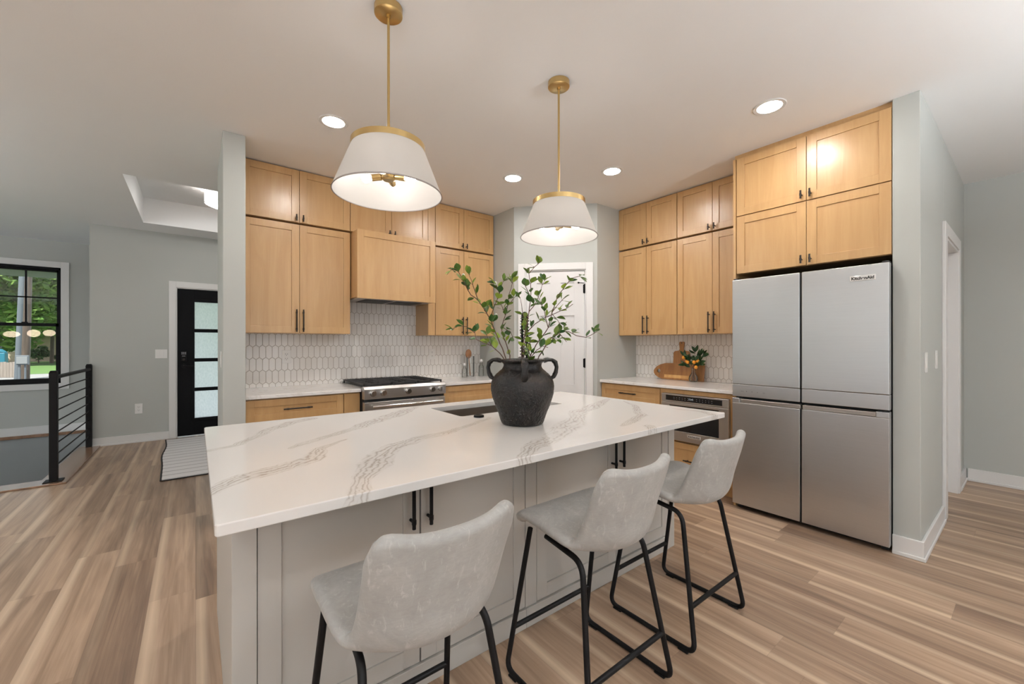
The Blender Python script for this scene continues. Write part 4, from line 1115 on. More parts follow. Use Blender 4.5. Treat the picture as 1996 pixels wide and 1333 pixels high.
# ------------------------------------------------------------------ refrigerator
def fridge():
    X0, ya, yb, ym = 3.2725, .5385, 1.4405, .9905          # front, right side, left side, centre gap (y)
    T = lambda u, d, z: (X0 + d, -u, z)
    o = thing('refrigerator', 'four-door stainless refrigerator with a small badge, beside the wall end', 'refrigerator', (3.63, .99, 0))
    obj('cabinet_body', MB(T).box(-yb + .006, -ya - .006, .062, .735, .03, 1.742), 'gap', o, bevel=.003)
    g = .0055; TH = .055
    zs, ztop, zbot = .8545, 1.750, .040
    def door_up(u0, u1, n):
        d = obj('upper_door', MB(T).box(u0, u1, 0, TH, .954, ztop), 'steel', o, bevel=.004)
        obj('lower_strip', MB(T).box(u0, u1, .0005, TH, zs + .006, .9525), 'steel', d, bevel=.003)
        return d
    L = door_up(-yb, -ym - g, 0); Rr = door_up(-ym + g, -ya, 1)
    st = MB(T)
    for k, w in enumerate((.022, .006, .006, .006, .014)): st.box(-yb + .062 + k * .038, -yb + .062 + k * .038 + w, -.0004, .001, .900, .903 if k in (0, 4) else .906)
    obj('touch_mark', st, 'grey_ink', L)
    def door_low(u0, u1, s0, s1):
        zt = zs - .006
        m = MB(T).box(u0, u1, 0, TH, zbot, zt - .036)
        if s0 > u0: m.box(u0, s0, 0, TH, zt - .036, zt)
        if s1 < u1: m.box(s1, u1, 0, TH, zt - .036, zt)
        d = obj('lower_door', m, 'steel', o, bevel=.003)
        obj('grip_recess', MB(T).box(s0, s1, .014, TH, zt - .0355, zt - .006), 'steel_dark', d, bevel=.004)
        return d
    door_low(-yb, -ym - g, -yb + .052, -ym - g); door_low(-ym + g, -ya, -ym + g, -ya - .062)
    bd = obj('badge', MB(T).box(-.724, -.599, -.004, .0005, 1.653, 1.686), 'badge', Rr, bevel=.0015)
    lo = loc_of(bd)
    text('badge_lettering', 'KitchenAid', .0250, 'ink', bd, Matrix(((0, 0, -1, X0 - .0043 - lo.x), (-1, 0, 0, .6615 - lo.y), (0, 1, 0, 1.6685 - lo.z), (0, 0, 0, 1))), .0003, .0010, .98)
    obj('kick_plate', MB(T).box(-yb + .03, -ya - .03, .075, .10, .008, .03), 'gap', o)
    for u in (-yb + .03, -ya - .03):
        obj('foot', MB(T).box(u - .018, u + .018, .062, .11, 0.0005, .032), 'iron', o, bevel=.003)
    for u in (-yb + .02, -ya - .02): obj('hinge_cover', MB(T).box(u - .016, u + .016, .012, .09, 1.7505, 1.762), 'iron', o, bevel=.003)
fridge()

# ------------------------------------------------------------------ stools
def make_stool():
    o = thing('counter_stool', '', 'stool', (0, 0, 0))
    prof = [(.172, .560), (.170, .580), (.155, .594), (.11, .599), (.04, .592), (-.03, .580), (-.09, .567), (-.14, .560), (-.180, .565), (-.207, .585), (-.224, .620), (-.232, .668), (-.243, .715), (-.255, .765), (-.265, .810), (-.272, .838), (-.275, .852)]
    # dense arc-length resampling
    P = [Vector((0, a, b)) for a, b in prof]
    fine = []
    for i in range(len(P) - 1):
        p0, p1, p2, p3 = P[max(i - 1, 0)], P[i], P[i + 1], P[min(i + 2, len(P) - 1)]
        for k in range(8):
            t = k / 8
            fine.append(.5 * ((2 * p1) + (p2 - p0) * t + (2 * p0 - 5 * p1 + 4 * p2 - p3) * t * t + (-p0 + 3 * p1 - 3 * p2 + p3) * t ** 3))
    fine.append(P[-1])
    cum = [0]
    for a, b in zip(fine, fine[1:]): cum.append(cum[-1] + (b - a).length)
    Ltot = cum[-1]
    def at(s):
        x = s * Ltot
        for i in range(len(cum) - 1):
            if cum[i + 1] >= x:
                t = (x - cum[i]) / max(1e-9, cum[i + 1] - cum[i]); return fine[i].lerp(fine[i + 1], t), (fine[i + 1] - fine[i]).normalized()
        return fine[-1], (fine[-1] - fine[-2]).normalized()
    def lerp_tab(tab, s):
        for (a, va), (b, vb) in zip(tab, tab[1:]):
            if s <= b: t = (s - a) / (b - a); t = t * t * (3 - 2 * t); return va + (vb - va) * t
        return tab[-1][1]
    half = [(0, .205), (.08, .222), (.25, .222), (.42, .216), (.53, .207), (.60, .198), (.75, .196), (.90, .197), (1, .187)]
    # the side edges of the bucket: low along the seat, then wrapping forward of the back
    EY = [(0, .168), (.08, .130), (.20, .060), (.35, -.030), (.46, -.085), (.53, -.112), (.58, -.128), (.66, -.152), (.78, -.186), (.90, -.216), (1, -.238)]
    EZ = [(0, .566), (.08, .603), (.20, .604), (.35, .591), (.46, .584), (.53, .596), (.58, .625), (.66, .680), (.78, .755), (.90, .822), (1, .878)]
    def spl(tab, s):
        for i in range(len(tab) - 1):
            if s <= tab[i + 1][0] or i == len(tab) - 2:
                x0, v0 = tab[i]; x1, v1 = tab[i + 1]; t = (s - x0) / (x1 - x0)
                m0 = (v1 - tab[i - 1][1]) / (x1 - tab[i - 1][0]) * (x1 - x0) if i else v1 - v0
                m1 = (tab[i + 2][1] - v0) / (tab[i + 2][0] - x0) * (x1 - x0) if i + 2 < len(tab) else v1 - v0
                return (2 * t ** 3 - 3 * t * t + 1) * v0 + (t ** 3 - 2 * t * t + t) * m0 + (3 * t * t - 2 * t ** 3) * v1 + (t ** 3 - t * t) * m1
    def surf(s, t):
        at_ = abs(t); s2 = s
        if at_ > .70:
            k = (at_ - .70) / .30
            s2 = s - (.046 * k ** 3.0) * max(0, (s - .80) / .20) + (.035 * k ** 2.4) * max(0, (.12 - s) / .12)
        s2 = max(0, min(1, s2))
        c, d = at(s2); w = spl(half, s); k = at_ ** 2.5
        return Vector((t * w, c.y + (spl(EY, s2) - c.y) * k, c.z + (spl(EZ, s2) - c.z) * k))
    sb = .575; TH = .036
    def nrm(sv, t):
        e = .004
        ds = surf(min(1, sv + e), t) - surf(max(0, sv - e), t); dt = surf(sv, min(1, t + .01)) - surf(sv, max(-1, t - .01))
        n = dt.cross(ds).normalized()
        c, d = at(sv); ref = Vector((0, -d.z, d.y))
        return n
    edge = (0, .02, .09, .22, .42, .68, 1.0)
    def patch(s0, s1, ns, nt=20):
        WT, WE = .10, .030                       # rounded rim widths in t and s
        ts = [-1 + WT * k for k in edge] + [-1 + WT + (2 - 2 * WT) * j / nt for j in range(1, nt)] + [1 - WT * k for k in edge[::-1]]
        ss = [s0 + (s1 - s0) * i / ns for i in range(ns + 1)]
        if s0 == 0: ss = [WE * k for k in edge] + [x for x in ss if x > WE * 1.2]
        if s1 == 1: ss = [x for x in ss if x < 1 - WE * 1.2] + [1 - WE * k for k in edge[::-1]]
        m = MB(); A = []; B = []
        for s in ss:
            ra = []; rb = []
            for t in ts:
                kt = max(0, 1 - (1 - abs(t)) / WT); ks = max(0, 1 - s / WE, 1 - (1 - s) / WE)
                k = min(1, math.sqrt(kt * kt + ks * ks)); h = max(.0006, TH * math.sqrt(max(0, 1 - k * k)))
                n = nrm(s, t); mid = surf(s, t) - n * (TH / 2)
                ra.append(m.bm.verts.new(mid + n * (h / 2))); rb.append(m.bm.verts.new(mid - n * (h / 2)))
            A.append(ra); B.append(rb)
        N = len(ts)
        for G_ in (A, B):
            for p, q in zip(G_, G_[1:]):
                for j in range(N - 1): m.bm.faces.new((p[j], p[j + 1], q[j + 1], q[j]))
        for i in (0, -1):
            for j in range(N - 1): m.bm.faces.new((A[i][j], A[i][j + 1], B[i][j + 1], B[i][j]))
        for j in (0, -1):
            for i in range(len(ss) - 1): m.bm.faces.new((A[i][j], A[i + 1][j], B[i + 1][j], B[i][j]))
        return m
    for nm, s0, s1, ns in (('seat', 0.0, sb, 26), ('backrest', sb, 1.0, 30)):
        x = obj(nm, patch(s0, s1, ns), 'suede', o, True)
    ring = []
    for j in range(0, 41):
        t = -.97 + 1.94 * j / 40; sv = sb + .035 - .03 * abs(t) ** 3
        ring.append(surf(sv, t) - nrm(sv, t) * TH * (1 - .5 * max(0, (abs(t) - .90) / .10)))
    obj('seam_piping', MB().tube(ring, .0016, 6), 'suede', o, True)
    R = .0100
    def fillet(p, r, n=7):
        V = [Vector(q) for q in p]; out = [V[0]]
        for i in range(1, len(V) - 1):
            a, b, c = V[i - 1], V[i], V[i + 1]
            d1 = (a - b); d2 = (c - b); rr = min(r, d1.length * .48, d2.length * .48)
            u = b + d1.normalized() * rr; w = b + d2.normalized() * rr
            for k in range(n + 1):
                t = k / n; out.append(u * (1 - t) ** 2 + b * (2 * t * (1 - t)) + w * t * t)
        return out + [V[-1]]
    for sx in (-1, 1):
        ft = .226
        front = [(sx * .186, .118, .572), (sx * ft, .212, .0105), (sx * ft, .120, .0105)]
        rear = [(sx * .150, .070, .549), (sx * .164, -.122, .535), (sx * ft, -.212, .0105), (sx * ft, -.120, .0105)]
        obj('leg', MB().tube(fillet(front, .045), R, 12), 'black', o, True)
        obj('leg', MB().tube(fillet(rear, .050), R, 12), 'black', o, True)
        obj('floor_runner', MB().tube([(sx * ft, .119, .0105), (sx * ft, -.119, .0105)], R, 12), 'black', o, True)
        for y in (.165, -.165):
            obj('floor_glide', MB().box(sx * ft - .014, sx * ft + .014, y - .022, y + .022, .0004, .0085), 'black', o, bevel=.003)
    def leg_x(z, rear):
        return .186 + .040 * (.572 - z) / .5615 if not rear else .164 + .062 * (.535 - z) / .5245
    def leg_y(z, rear):
        return .118 + .094 * (.572 - z) / .5615 if not rear else -(.122 + .090 * (.535 - z) / .5245)
    for z, rear in ((.178, False), (.178, True)):
        x = leg_x(z, rear); y = leg_y(z, rear)
        obj('footrest' if not rear else 'rear_stretcher', MB().tube([(-x, y, z), (x, y, z)], .0095, 12), 'black', o, True)
    obj('seat_bracket', MB().box(-.152, .152, .040, .065, .542, .553), 'black', o)
    return o
stool = make_stool()
spots = [(.460, 1.045, 'pale grey suede counter stool nearest the camera, at the left end of the island'),
         (1.176, 1.045, 'pale grey suede counter stool in the middle of the three'),
         (1.813, 1.055, 'pale grey suede counter stool farthest right, in front of the refrigerator')]
for i, (x, y, lab) in enumerate(spots):
    s = stool if i == 0 else copy_tree(stool)
    s.location = (x, y, 0); s['label'] = lab; s['group'] = 'counter stools at the island'

# ------------------------------------------------------------------ pendants and ceiling lights
def make_pendant(x, y, zb, k, label):
    o = thing('pendant_lamp', label, 'lamp', (x, y, H), 'pendant lamps over the island')
    hs = .190 * k; rb = .222 * k; rt = .148 * k; zt = zb + hs
    obj('canopy', MB().lathe([(0, 0), (.060, 0), (.060, -.030), (.056, -.033), (0, -.033)], (x, y, H - .0005), 40), 'brass', o, True)
    obj('rod', MB().tube([(x, y, H - .033), (x, y, H - .045)], .010, 14).tube([(x, y, H - .045), (x, y, zt - .055)], .0058, 12).tube([(x, y, zt + .085), (x, y, zt + .11)], .0068, 12), 'brass', o, True)
    t = .0016
    slope = (rb - rt) / hs
    sh = obj('lamp_shade', MB().lathe([(rb, zb), (rt, zt), (rt - t, zt), (rb - t, zb)], (x, y, 0), 72, True), 'shade', o, True)
    obj('bottom_binding', MB().lathe([(rb + .0012, zb), (rb - slope * .006 + .0012, zb + .006), (rb - .003, zb + .006), (rb - .0028, zb)], (x, y, 0), 72, True), 'shade_edge', sh, True)
    obj('top_band', MB().lathe([(rt + .0025, zt - .004), (rt + .0025, zt + .021), (rt - .0035, zt + .021), (rt - .0035, zt - .004)], (x, y, 0), 72, True), 'brass', o, True)
    sp = MB()
    for a in range(3):
        c, s_ = math.cos(a * 2 * PI / 3), math.sin(a * 2 * PI / 3)
        sp.tube([(x, y, zt + .01), (x + c * (rt - .002), y + s_ * (rt - .002), zt + .01)], .0028, 8)
    obj('spider', sp, 'brass', o, True)
    zc = zb + .078 * k
    obj('socket_hub', MB().lathe([(0, -.020), (.022, -.020), (.030, -.012), (.030, .016), (.012, .026), (.008, .06), (0, .06)], (x, y, zc), 28), 'brass', o, True)
    for a in range(4):
        an = a * PI / 2 + .92
        d = Vector((math.cos(an), math.sin(an), -.10)).normalized(); c0 = Vector((x, y, zc))
        so = obj('socket', MB().tube([c0 + d * .024, c0 + d * .030, c0 + d * .031, c0 + d * .072], [.008, .008, .0145, .0145], 16), 'brass', o, True)
        obj('bulb', MB().tube([c0 + d * .072, c0 + d * .080, c0 + d * .092, c0 + d * .104, c0 + d * .114, c0 + d * .119], [.008, .011, .0185, .0195, .0135, .002], 14), 'bulb', so, True)
    return o
make_pendant(.672, 1.749, 1.918, 1.045, 'nearer white drum pendant on a brass rod, upper left')
make_pendant(1.622, 1.655, 1.862, .975, 'farther white drum pendant on a brass rod, above the vase')

def recessed(x, y, label):
    o = thing('recessed_light', label, 'ceiling light', (x, y, H), 'recessed ceiling lights')
    obj('trim_ring', MB().lathe([(.068, -.003), (.088, -.004), (.092, -.001), (.092, 0), (.068, 0)], (x, y, H - .0003), 40, True), 'trim', o, True)
    obj('lens', MB().lathe([(0, -.002), (.0675, -.002), (.0675, 0), (0, 0)], (x, y, H - .0006), 36), 'lens', o, True)
    return o
recessed(.727, 2.870, 'lit recessed ceiling light left of the nearer pendant')
recessed(2.239, 2.865, 'lit recessed ceiling light left of the farther pendant, near the pantry corner')
recessed(2.821, 2.231, 'lit recessed ceiling light right of the farther pendant')
recessed(2.830, 1.021, 'lit recessed ceiling light in front of the refrigerator cabinets')
for (x, y, l) in ((-.9, -.9, 'added unseen recessed living room light left of the camera'), (1.4, -1.0, 'added unseen recessed living room light behind the camera'), (3.6, -1.0, 'added unseen recessed light toward the hallway'),
                  (-.9, -3.2, 'added unseen recessed living room light at the far left'), (1.4, -3.2, 'added unseen recessed living room light at the patio'), (-1.2, 3.0, 'added unseen recessed light over the passage left of the island')):
    recessed(x, y, l)  # these lights are out of view, added to help brighten the room
def flush():
    x, y = .262, 5.75
    o = thing('flush_ceiling_light', 'lit white drum light in the entry tray, partly hidden by the wall end', 'ceiling light', (x, y, tz))
    obj('base_plate', MB().lathe([(0, 0), (.10, 0), (.10, -.066), (0, -.066)], (x, y, tz - .0005), 32), 'trim', o, True)
    obj('drum_shade', MB().lathe([(.182, -.068), (.182, -.185), (.178, -.185), (.178, -.068)], (x, y, tz), 56, True), 'drum', o, True)
    obj('band', MB().lathe([(.1835, -.068), (.1835, -.072), (.180, -.072), (.180, -.068)], (x, y, tz), 56, True).lathe([(.1835, -.181), (.1835, -.186), (.177, -.186), (.177, -.181)], (x, y, tz), 56, True), 'shade_edge', o, True)
    obj('diffuser', MB().lathe([(0, -.235), (.06, -.228), (.12, -.210), (.165, -.190), (.176, -.180), (0, -.180)], (x, y, tz), 48), 'drum_lens', o, True)
flush()
for k, (x, y, z) in enumerate(((-3.78, .95, 1.53), (-3.42, .85, 1.56), (-3.10, 1.05, 1.57))):
    o = thing('dining_lamp', ('left', 'middle', 'right')[k] + ' pale oval lamp of three, seen as a reflection in the stair window', 'lamp', (x, y, H), 'oval lamps over the dining table')
    obj('cord', MB().tube([(x, y, H), (x, y, z + .09)], .003, 6), 'black', o)
    obj('oval_shade', MB().ball((x, y, z), .1, ((1.45, 1.2, 1.15)[k], (1.45, 1.2, 1.15)[k], (.80, 1.0, .85)[k]), 28, 14), 'oval_lamp', o, True)

def added_uplighter(x, y, label):  # unseen lamp, added only to bounce light off the ceiling
    o = thing('unseen_uplighter', label, 'lamp', (x, y, 0), 'unseen uplighters added for the ceiling')
    obj('base', MB().lathe([(0, .02), (.13, .018), (.14, .006), (.14, .0005), (0, .0005)], (x, y, 0), 32), 'black', o, True)
    obj('pole', MB().tube([(x, y, .02), (x, y, 1.74)], .011, 12), 'black', o, True)
    obj('bowl', MB().lathe([(.012, 1.72), (.06, 1.735), (.13, 1.775), (.175, 1.84), (.170, 1.84), (.125, 1.782), (.055, 1.742), (.012, 1.73)], (x, y, 0), 40, True), 'trim', o, True)
    obj('diffuser', MB().lathe([(0, 1.812), (.150, 1.812), (.150, 1.808), (0, 1.808)], (x, y, 0), 36), 'added_uplight', o)
added_uplighter(-1.7, -2.0, 'unseen black uplighter added to brighten the ceiling, left behind the camera')
added_uplighter(-4.2, 4.0, 'unseen black uplighter added to brighten the ceiling, left of the kitchen')
added_uplighter(2.3, -2.1, 'unseen black uplighter added to brighten the ceiling, right behind the camera')

# ------------------------------------------------------------------ outlets and switches
def plate(name, label, cat, T, u, z, w, h, kind, group=None):
    q = T(u, 0, z)
    o = thing(name, label, cat, q, group)
    obj('cover_plate', MB(T).box(u - w / 2, u + w / 2, -.006, -.0004, z - h / 2, z + h / 2), 'plastic_white', o, bevel=.002)
    if kind == 'outlet':
        for dz in (-.020, .020):
            obj('socket_face', MB(T).box(u - .0165, u + .0165, -.0078, -.006, z + dz - .014, z + dz + .014), 'plastic_white', o, bevel=.002)
            obj('slot', MB(T).box(u - .0085, u - .006, -.0083, -.0077, z + dz - .001, z + dz + .008).box(u + .006, u + .0085, -.0083, -.0077, z + dz - .001, z + dz + .008).tube([(u, -.0083, z + dz - .008), (u, -.0077, z + dz - .008)], .0027, 8), 'slot', o)
    else:
        n = int(kind)
        for k in range(n):
            c = u + (k - (n - 1) / 2) * .037
            obj('rocker', MB(T).box(c - .0150, c + .0150, -.0085, -.006, z - .033, z + .033), 'plastic_white', o, bevel=.0015)
    return o
T_wr = lambda u, d, z: (u, YW - .008 + d, z)
T_ws = lambda u, d, z: (XW - .008 + d, -u, z)
T_en = lambda u, d, z: (u, YG + d, z)
T_pr = lambda u, d, z: (u, YP1 + d, z)
T_stub = lambda u, d, z: (XL0 + d, -u, z)
plate('wall_outlet', 'white outlet in the tile left of the range', 'outlet', T_wr, .645, 1.150, .072, .116, 'outlet', 'wall outlets')
plate('wall_outlet', 'white outlet in the tile right of the range', 'outlet', T_wr, 2.08, 1.150, .072, .116, 'outlet', 'wall outlets')
plate('wall_outlet', 'white outlet in the tile left of the cutting boards', 'outlet', T_ws, -2.365, 1.145, .072, .116, 'outlet', 'wall outlets')
plate('wall_outlet', 'white outlet low on the entry wall', 'outlet', T_en, -.577, .433, .075, .128, 'outlet', 'wall outlets')
plate('light_switch', 'white triple light switch left of the front door', 'light switch', T_en, -.357, 1.135, .122, .116, '3', 'light switches')
plate('light_switch', 'white light switch on the hallway side, nearest the wall end', 'light switch', T_pr, 3.497, 1.147, .072, .122, '1', 'light switches')
plate('light_switch', 'white light switch on the hallway side, nearer the doorway', 'light switch', T_pr, 3.905, 1.155, .072, .122, '1', 'light switches')
plate('light_switch', 'white light switch on the entry side of the narrow wall end', 'light switch', T_stub, -3.62, 1.15, .072, .116, '1', 'light switches')

# ------------------------------------------------------------------ things on the counters
def board_long():
    """paddle board lying on its long edge against the tile: rounded end with a finger hole at left"""
    T = lambda u, d, z: (XW - .073 + d + (z - CT) * .12, -u, z)
    o = thing('cutting_board', 'long acacia paddle board with a round finger hole, lying on its edge', 'cutting board', (XW - .05, 2.25, CT), 'wooden cutting boards')
    u0, u1, z0, z1 = -2.440, -2.012, CT + .0008, CT + .172
    cu, cz = -2.508, CT + .086
    m = MB(T)
    # outline, left nose is a rounded taper; the ring round the hole is built as a band
    def outl():
        pts = [(u1, z0), (u1, z1 - .012), (u1 - .012, z1), (u0 + .01, z1)]
        nose = [(-2.490, z1 - .016), (-2.530, z1 - .036), (-2.556, cz + .024), (-2.569, cz + .002), (-2.566, cz - .022), (-2.548, cz - .046), (-2.505, z0 + .014), (-2.465, z0 + .002)]
        return pts + nose
    P = outl(); n = 20
    hole = [(cu + .021 * math.cos(2 * PI * k / n), cz + .021 * math.sin(2 * PI * k / n)) for k in range(n)]
    bmf = [m.bm.verts.new(m.p((a, 0, b))) for a, b in P]; bmh = [m.bm.verts.new(m.p((a, 0, b))) for a, b in hole]
    def loop_edges(v): return [m.bm.edges.new((v[i], v[(i + 1) % len(v)])) for i in range(len(v))]
    es = loop_edges(bmf) + loop_edges(bmh)
    bmesh.ops.triangle_fill(m.bm, use_beauty=True, use_dissolve=False, edges=es)
    g = bmesh.ops.extrude_face_region(m.bm, geom=m.bm.faces[:])
    for v in [x for x in g['geom'] if isinstance(x, bmesh.types.BMVert)]: v.co += Vector((.018, 0, 0))
    obj('board', m, 'acacia', o)
    m = MB(lambda u, d, z: T(u, d, z)).box(u0 + .002, u1 - .15, -.0012, -.0002, z0 + .018, z0 + .050)
    obj('sapwood_stripe', m, 'acacia_light', o)
board_long()
def board_tall():
    T = lambda u, d, z: (XW - .039 + d + (z - CT) * .038, -u, z)
    o = thing('cutting_board', 'upright acacia paddle board with a long handle, behind the other board', 'cutting board', (XW - .02, 2.266, CT), 'wooden cutting boards')
    c = -2.266
    z0 = CT + .0008
    pts = [(c - .095, z0), (c + .095, z0), (c + .090, CT + .285), (c + .075, CT + .300), (c + .032, CT + .306), (c + .022, CT + .320), (c + .030, CT + .385), (c + .024, CT + .398), (c - .024, CT + .398), (c - .030, CT + .385), (c - .022, CT + .320), (c - .032, CT + .306), (c - .075, CT + .300), (c - .090, CT + .285)]
    m = MB(T).prism(pts, 0.0, .014, 'y'); obj('board', m, 'acacia', o, bevel=.003)
    obj('hanging_hole', MB(T).tube([(c, -.001, CT + .385), (c, .002, CT + .385)], .006, 12), 'slot', o)
board_tall()
VSX, VSY = 3.880, 2.077
def fruit_vase():
    o = thing('bud_vase', 'small clear glass vase holding the kumquat sprig', 'vase', (VSX, VSY, CT))
    z = CT + .0008
    obj('glass_body', MB().lathe([(0, .002), (.030, .002), (.040, .010), (.044, .030), (.040, .055), (.022, .080), (.015, .100), (.019, .128), (.024, .135), (.022, .135), (.017, .128), (.0128, .100), (.020, .080), (.038, .055), (.042, .030), (.038, .011), (.028, .005), (0, .005)], (VSX, VSY, z), 36), 'clear_glass', o, True)
fruit_vase()
def fruit_sprig():
    rn = random.Random(5)
    base = Vector((VSX, VSY, CT + .012))
    st = MB(); lv = MB()
    tips = []
    for k, (du, dz, dx) in enumerate(((-.085, .27, -.02), (.02, .30, .01), (.075, .26, -.01), (-.03, .22, -.045), (.045, .20, -.04), (-.075, .16, -.03), (.09, .17, -.02), (.12, .29, 0))):
        mid = base + Vector((0, 0, .115)); tip = base + Vector((dx, -du, dz))
        st.tube([base + Vector((dx * .2, -du * .12, .0)), mid, mid.lerp(tip, .5) + Vector((0, 0, .012)), tip], [.0016, .0016, .0013, .0009], 6)
        tips.append((mid, tip))
    o = tag(obj('kumquat_sprig', st, 'twig', None, True), 'leafy sprig with small orange fruit in the glass bud vase', 'branch')
    for mid, tip in tips:
        for _ in range(8):
            c = mid.lerp(tip, rn.uniform(.35, 1.05)); d = (tip - mid).normalized() + Vector((rn.uniform(-.9, .5), rn.uniform(-1, 1), rn.uniform(-.6, .7)))
            L = rn.uniform(.045, .075); d.normalize()
            if (c + d * L).x > XW - .078: d.x = -abs(d.x)
            leaf_into(lv, c, d, Vector((-1, rn.uniform(-.6, .6), rn.uniform(-.2, .8))), L, L * .42, .25, .25)
    obj('foliage', lv, 'leaf_dark', o, norm=False)
    for (du, dz, dx) in ((-.075, .228, -.045), (-.028, .183, -.055), (.036, .185, -.055), (.052, .137, -.050), (.062, .195, -.035), (-.05, .190, -.030)):
        obj('fruit', MB().ball(base + Vector((dx, -du, dz)), .0165, (1, 1, 1.1), 16, 10), 'orange', o, True)
fruit_sprig()
def bottle(x, y, label, hgt):
    o = thing('glass_bottle', label, 'bottle', (x, y, CT), 'ball-stoppered bottles beside the range')
    z = CT + .0008; r = .030
    obj('glass_body', MB().lathe([(0, 0), (r, 0), (r + .002, .006), (r, hgt * .72), (.018, hgt * .84), (.014, hgt), (.012, hgt), (.016, hgt * .83), (r - .003, hgt * .70), (r - .002, .008), (0, .006)], (x, y, z), 28), 'clear_glass', o, True)
    obj('ball_stopper', MB().ball((x, y, z + hgt + .020), .021, (1, 1, 1), 18, 12), 'spoon_wood' if False else 'badge', o, True)
bottle(2.395, 3.955, 'clear ball-stoppered glass bottle left of the wooden spoon', .125)
bottle(2.640, 3.985, 'clear ball-stoppered glass bottle right of the wooden spoon', .160)
def spoon_jar():
    x, y = 2.515, 4.02
    o = thing('utensil_cylinder', 'tall clear glass cylinder holding the wooden spoon beside the range', 'jar', (x, y, CT))
    obj('glass_wall', MB().lathe([(0, 0), (.043, 0), (.045, .004), (.045, .235), (.042, .235), (.042, .008), (0, .006)], (x, y, CT + .0008), 36), 'clear_glass', o, True)
    m = MB()
    m.tube([(x - .004, y, CT + .010), (x - .018, y + .006, CT + .21)], [.0065, .0055], 10)
    m.ball((x - .022, y + .008, CT + .262), .05, (.80, .34, 1.08), 20, 14)
    tag(obj('wooden_spoon', m, 'spoon_wood', None, True), 'brown round-headed wooden spoon standing in the glass cylinder', 'spoon')
spoon_jar()

# ------------------------------------------------------------------ stair railing and rug
def railing():
    x, ya, yb = -1.022, 5.506, 7.070
    o = thing('stair_railing', 'black metal stair railing with thin horizontal bars left of the entry wall', 'railing', (x, ya, .014))
    for y in (ya, yb):
        h = .026
        p = obj('post', MB().box(x - h, x + h, y - h, y + h, .0215 if y == ya else .0145, 1.005).prism([(x - h, 1.005), (x + h, 1.005), (x + h * .7, 1.022), (x - h * .7, 1.022)], y - h * .75, y + h * .75, 'y'), 'black', o, bevel=.002)
        if y == ya: obj('foot_plate', MB().box(x - .06, x + .06, y - .06, y + .06, .0145, .0215), 'black', p, bevel=.002)
    obj('top_rail', MB().box(x - .022, x + .022, ya + .026, yb - .026, .945, .972), 'black', o, bevel=.003)
    for k in range(8):
        z = .850 - k * .1015
        obj('bar', MB().tube([(x, ya + .026, z), (x, yb - .026, z)], .0065, 10), 'black', o, True)
railing()
def rug():
    x0, x1, y0, y1 = -.300, .72, 4.93, 7.00
    o = thing('entry_rug', 'ribbed grey rug with dark edges at the front door', 'rug', ((x0 + x1) / 2, (y0 + y1) / 2, 0))
    def e(y): return .004 * math.sin(y * 7) + .045 * (1 - (y - y0) / (y1 - y0)) + .010 * math.sin(y * 4)
    m = MB(); n = 60; rows = []
    for i in range(n + 1):
        y = y0 + (y1 - y0) * i / n; a = x0 + e(y); z = .010 + .0015 * math.sin(y * 43)
        rows.append([m.bm.verts.new((px, y, pz)) for px, pz in ((a, .0008), (a, z), (x1, z), (x1, .0008))])
    for a, b in zip(rows, rows[1:]):
        for k in range(4): m.bm.faces.new((a[k], a[(k + 1) % 4], b[(k + 1) % 4], b[k]))
    m.bm.faces.new(rows[0]); m.bm.faces.new(rows[-1][::-1])
    obj('pile', m, 'rug', o)
    pts = [(x0 + e(y0 + (y1 - y0) * i / n) - .006, y0 + (y1 - y0) * i / n, .009) for i in range(n + 1)]
    obj('edge_binding', MB().tube(pts, .0075, 8).tube([(x0 + e(y0), y0 - .004, .0075), (x1, y0 - .004, .0075)], .0055, 8), 'rug_edge', o, True)
rug()

# ------------------------------------------------------------------ street side seen through the window
struct('ground', MB().box(-60, 30, 8.9, 27, -.8, -.62).box(-60, 30, 39, 120, -.8, -.60), 'grass', 'green lawn outside beyond the street', 'lawn')
struct('street', MB().box(-60, 30, 27, 39, -.8, -.615), 'street', 'pale street outside beyond the fence', 'street')
struct('porch_floor', MB().box(-5.4, 4, 8.78, 10.6, -.7, -.10), 'concrete', 'concrete porch outside the front door', 'porch')
struct('porch_roof', MB().box(-5.4, 4, 8.80, 9.65, 2.315, 2.42), 'soffit', 'grey porch soffit outside above the window', 'porch roof')
def tube_thing(name, label, cat, pts, r, mm): return tag(obj(name, MB().tube(pts, r, 16), mm, None, True), label, cat)
tube_thing('utility_pole', 'brown wooden utility pole outside the window', 'utility pole', [(-7.28, 33.52, -.62), (-7.05, 33.35, 9.0)], [.19, .15], 'pole_wood')
tube_thing('conduit_pipe', 'grey conduit pipe running up in front of the utility pole', 'pipe', [(-7.37, 32.70, -.62), (-7.10, 32.62, 7.5)], .105, 'grey_pvc')
def meter():
    o = thing('meter_box', 'grey electric meter box in front of the utility pole', 'meter box', (-7.04, 32.06, .2))
    obj('box_body', MB().box(-7.27, -6.81, 31.98, 32.14, .22, .70), 'grey_pvc', o, bevel=.02)
    obj('box_cover', MB().box(-7.23, -6.85, 31.955, 31.98, .27, .64), 'soffit', o, bevel=.01)
    obj('stand_pipe', MB().tube([(-7.15, 32.1, -.62), (-7.15, 32.1, .22)], .05, 10).tube([(-6.95, 32.1, -.62), (-6.95, 32.1, .22)], .04, 10), 'grey_pvc', o, True)
meter()
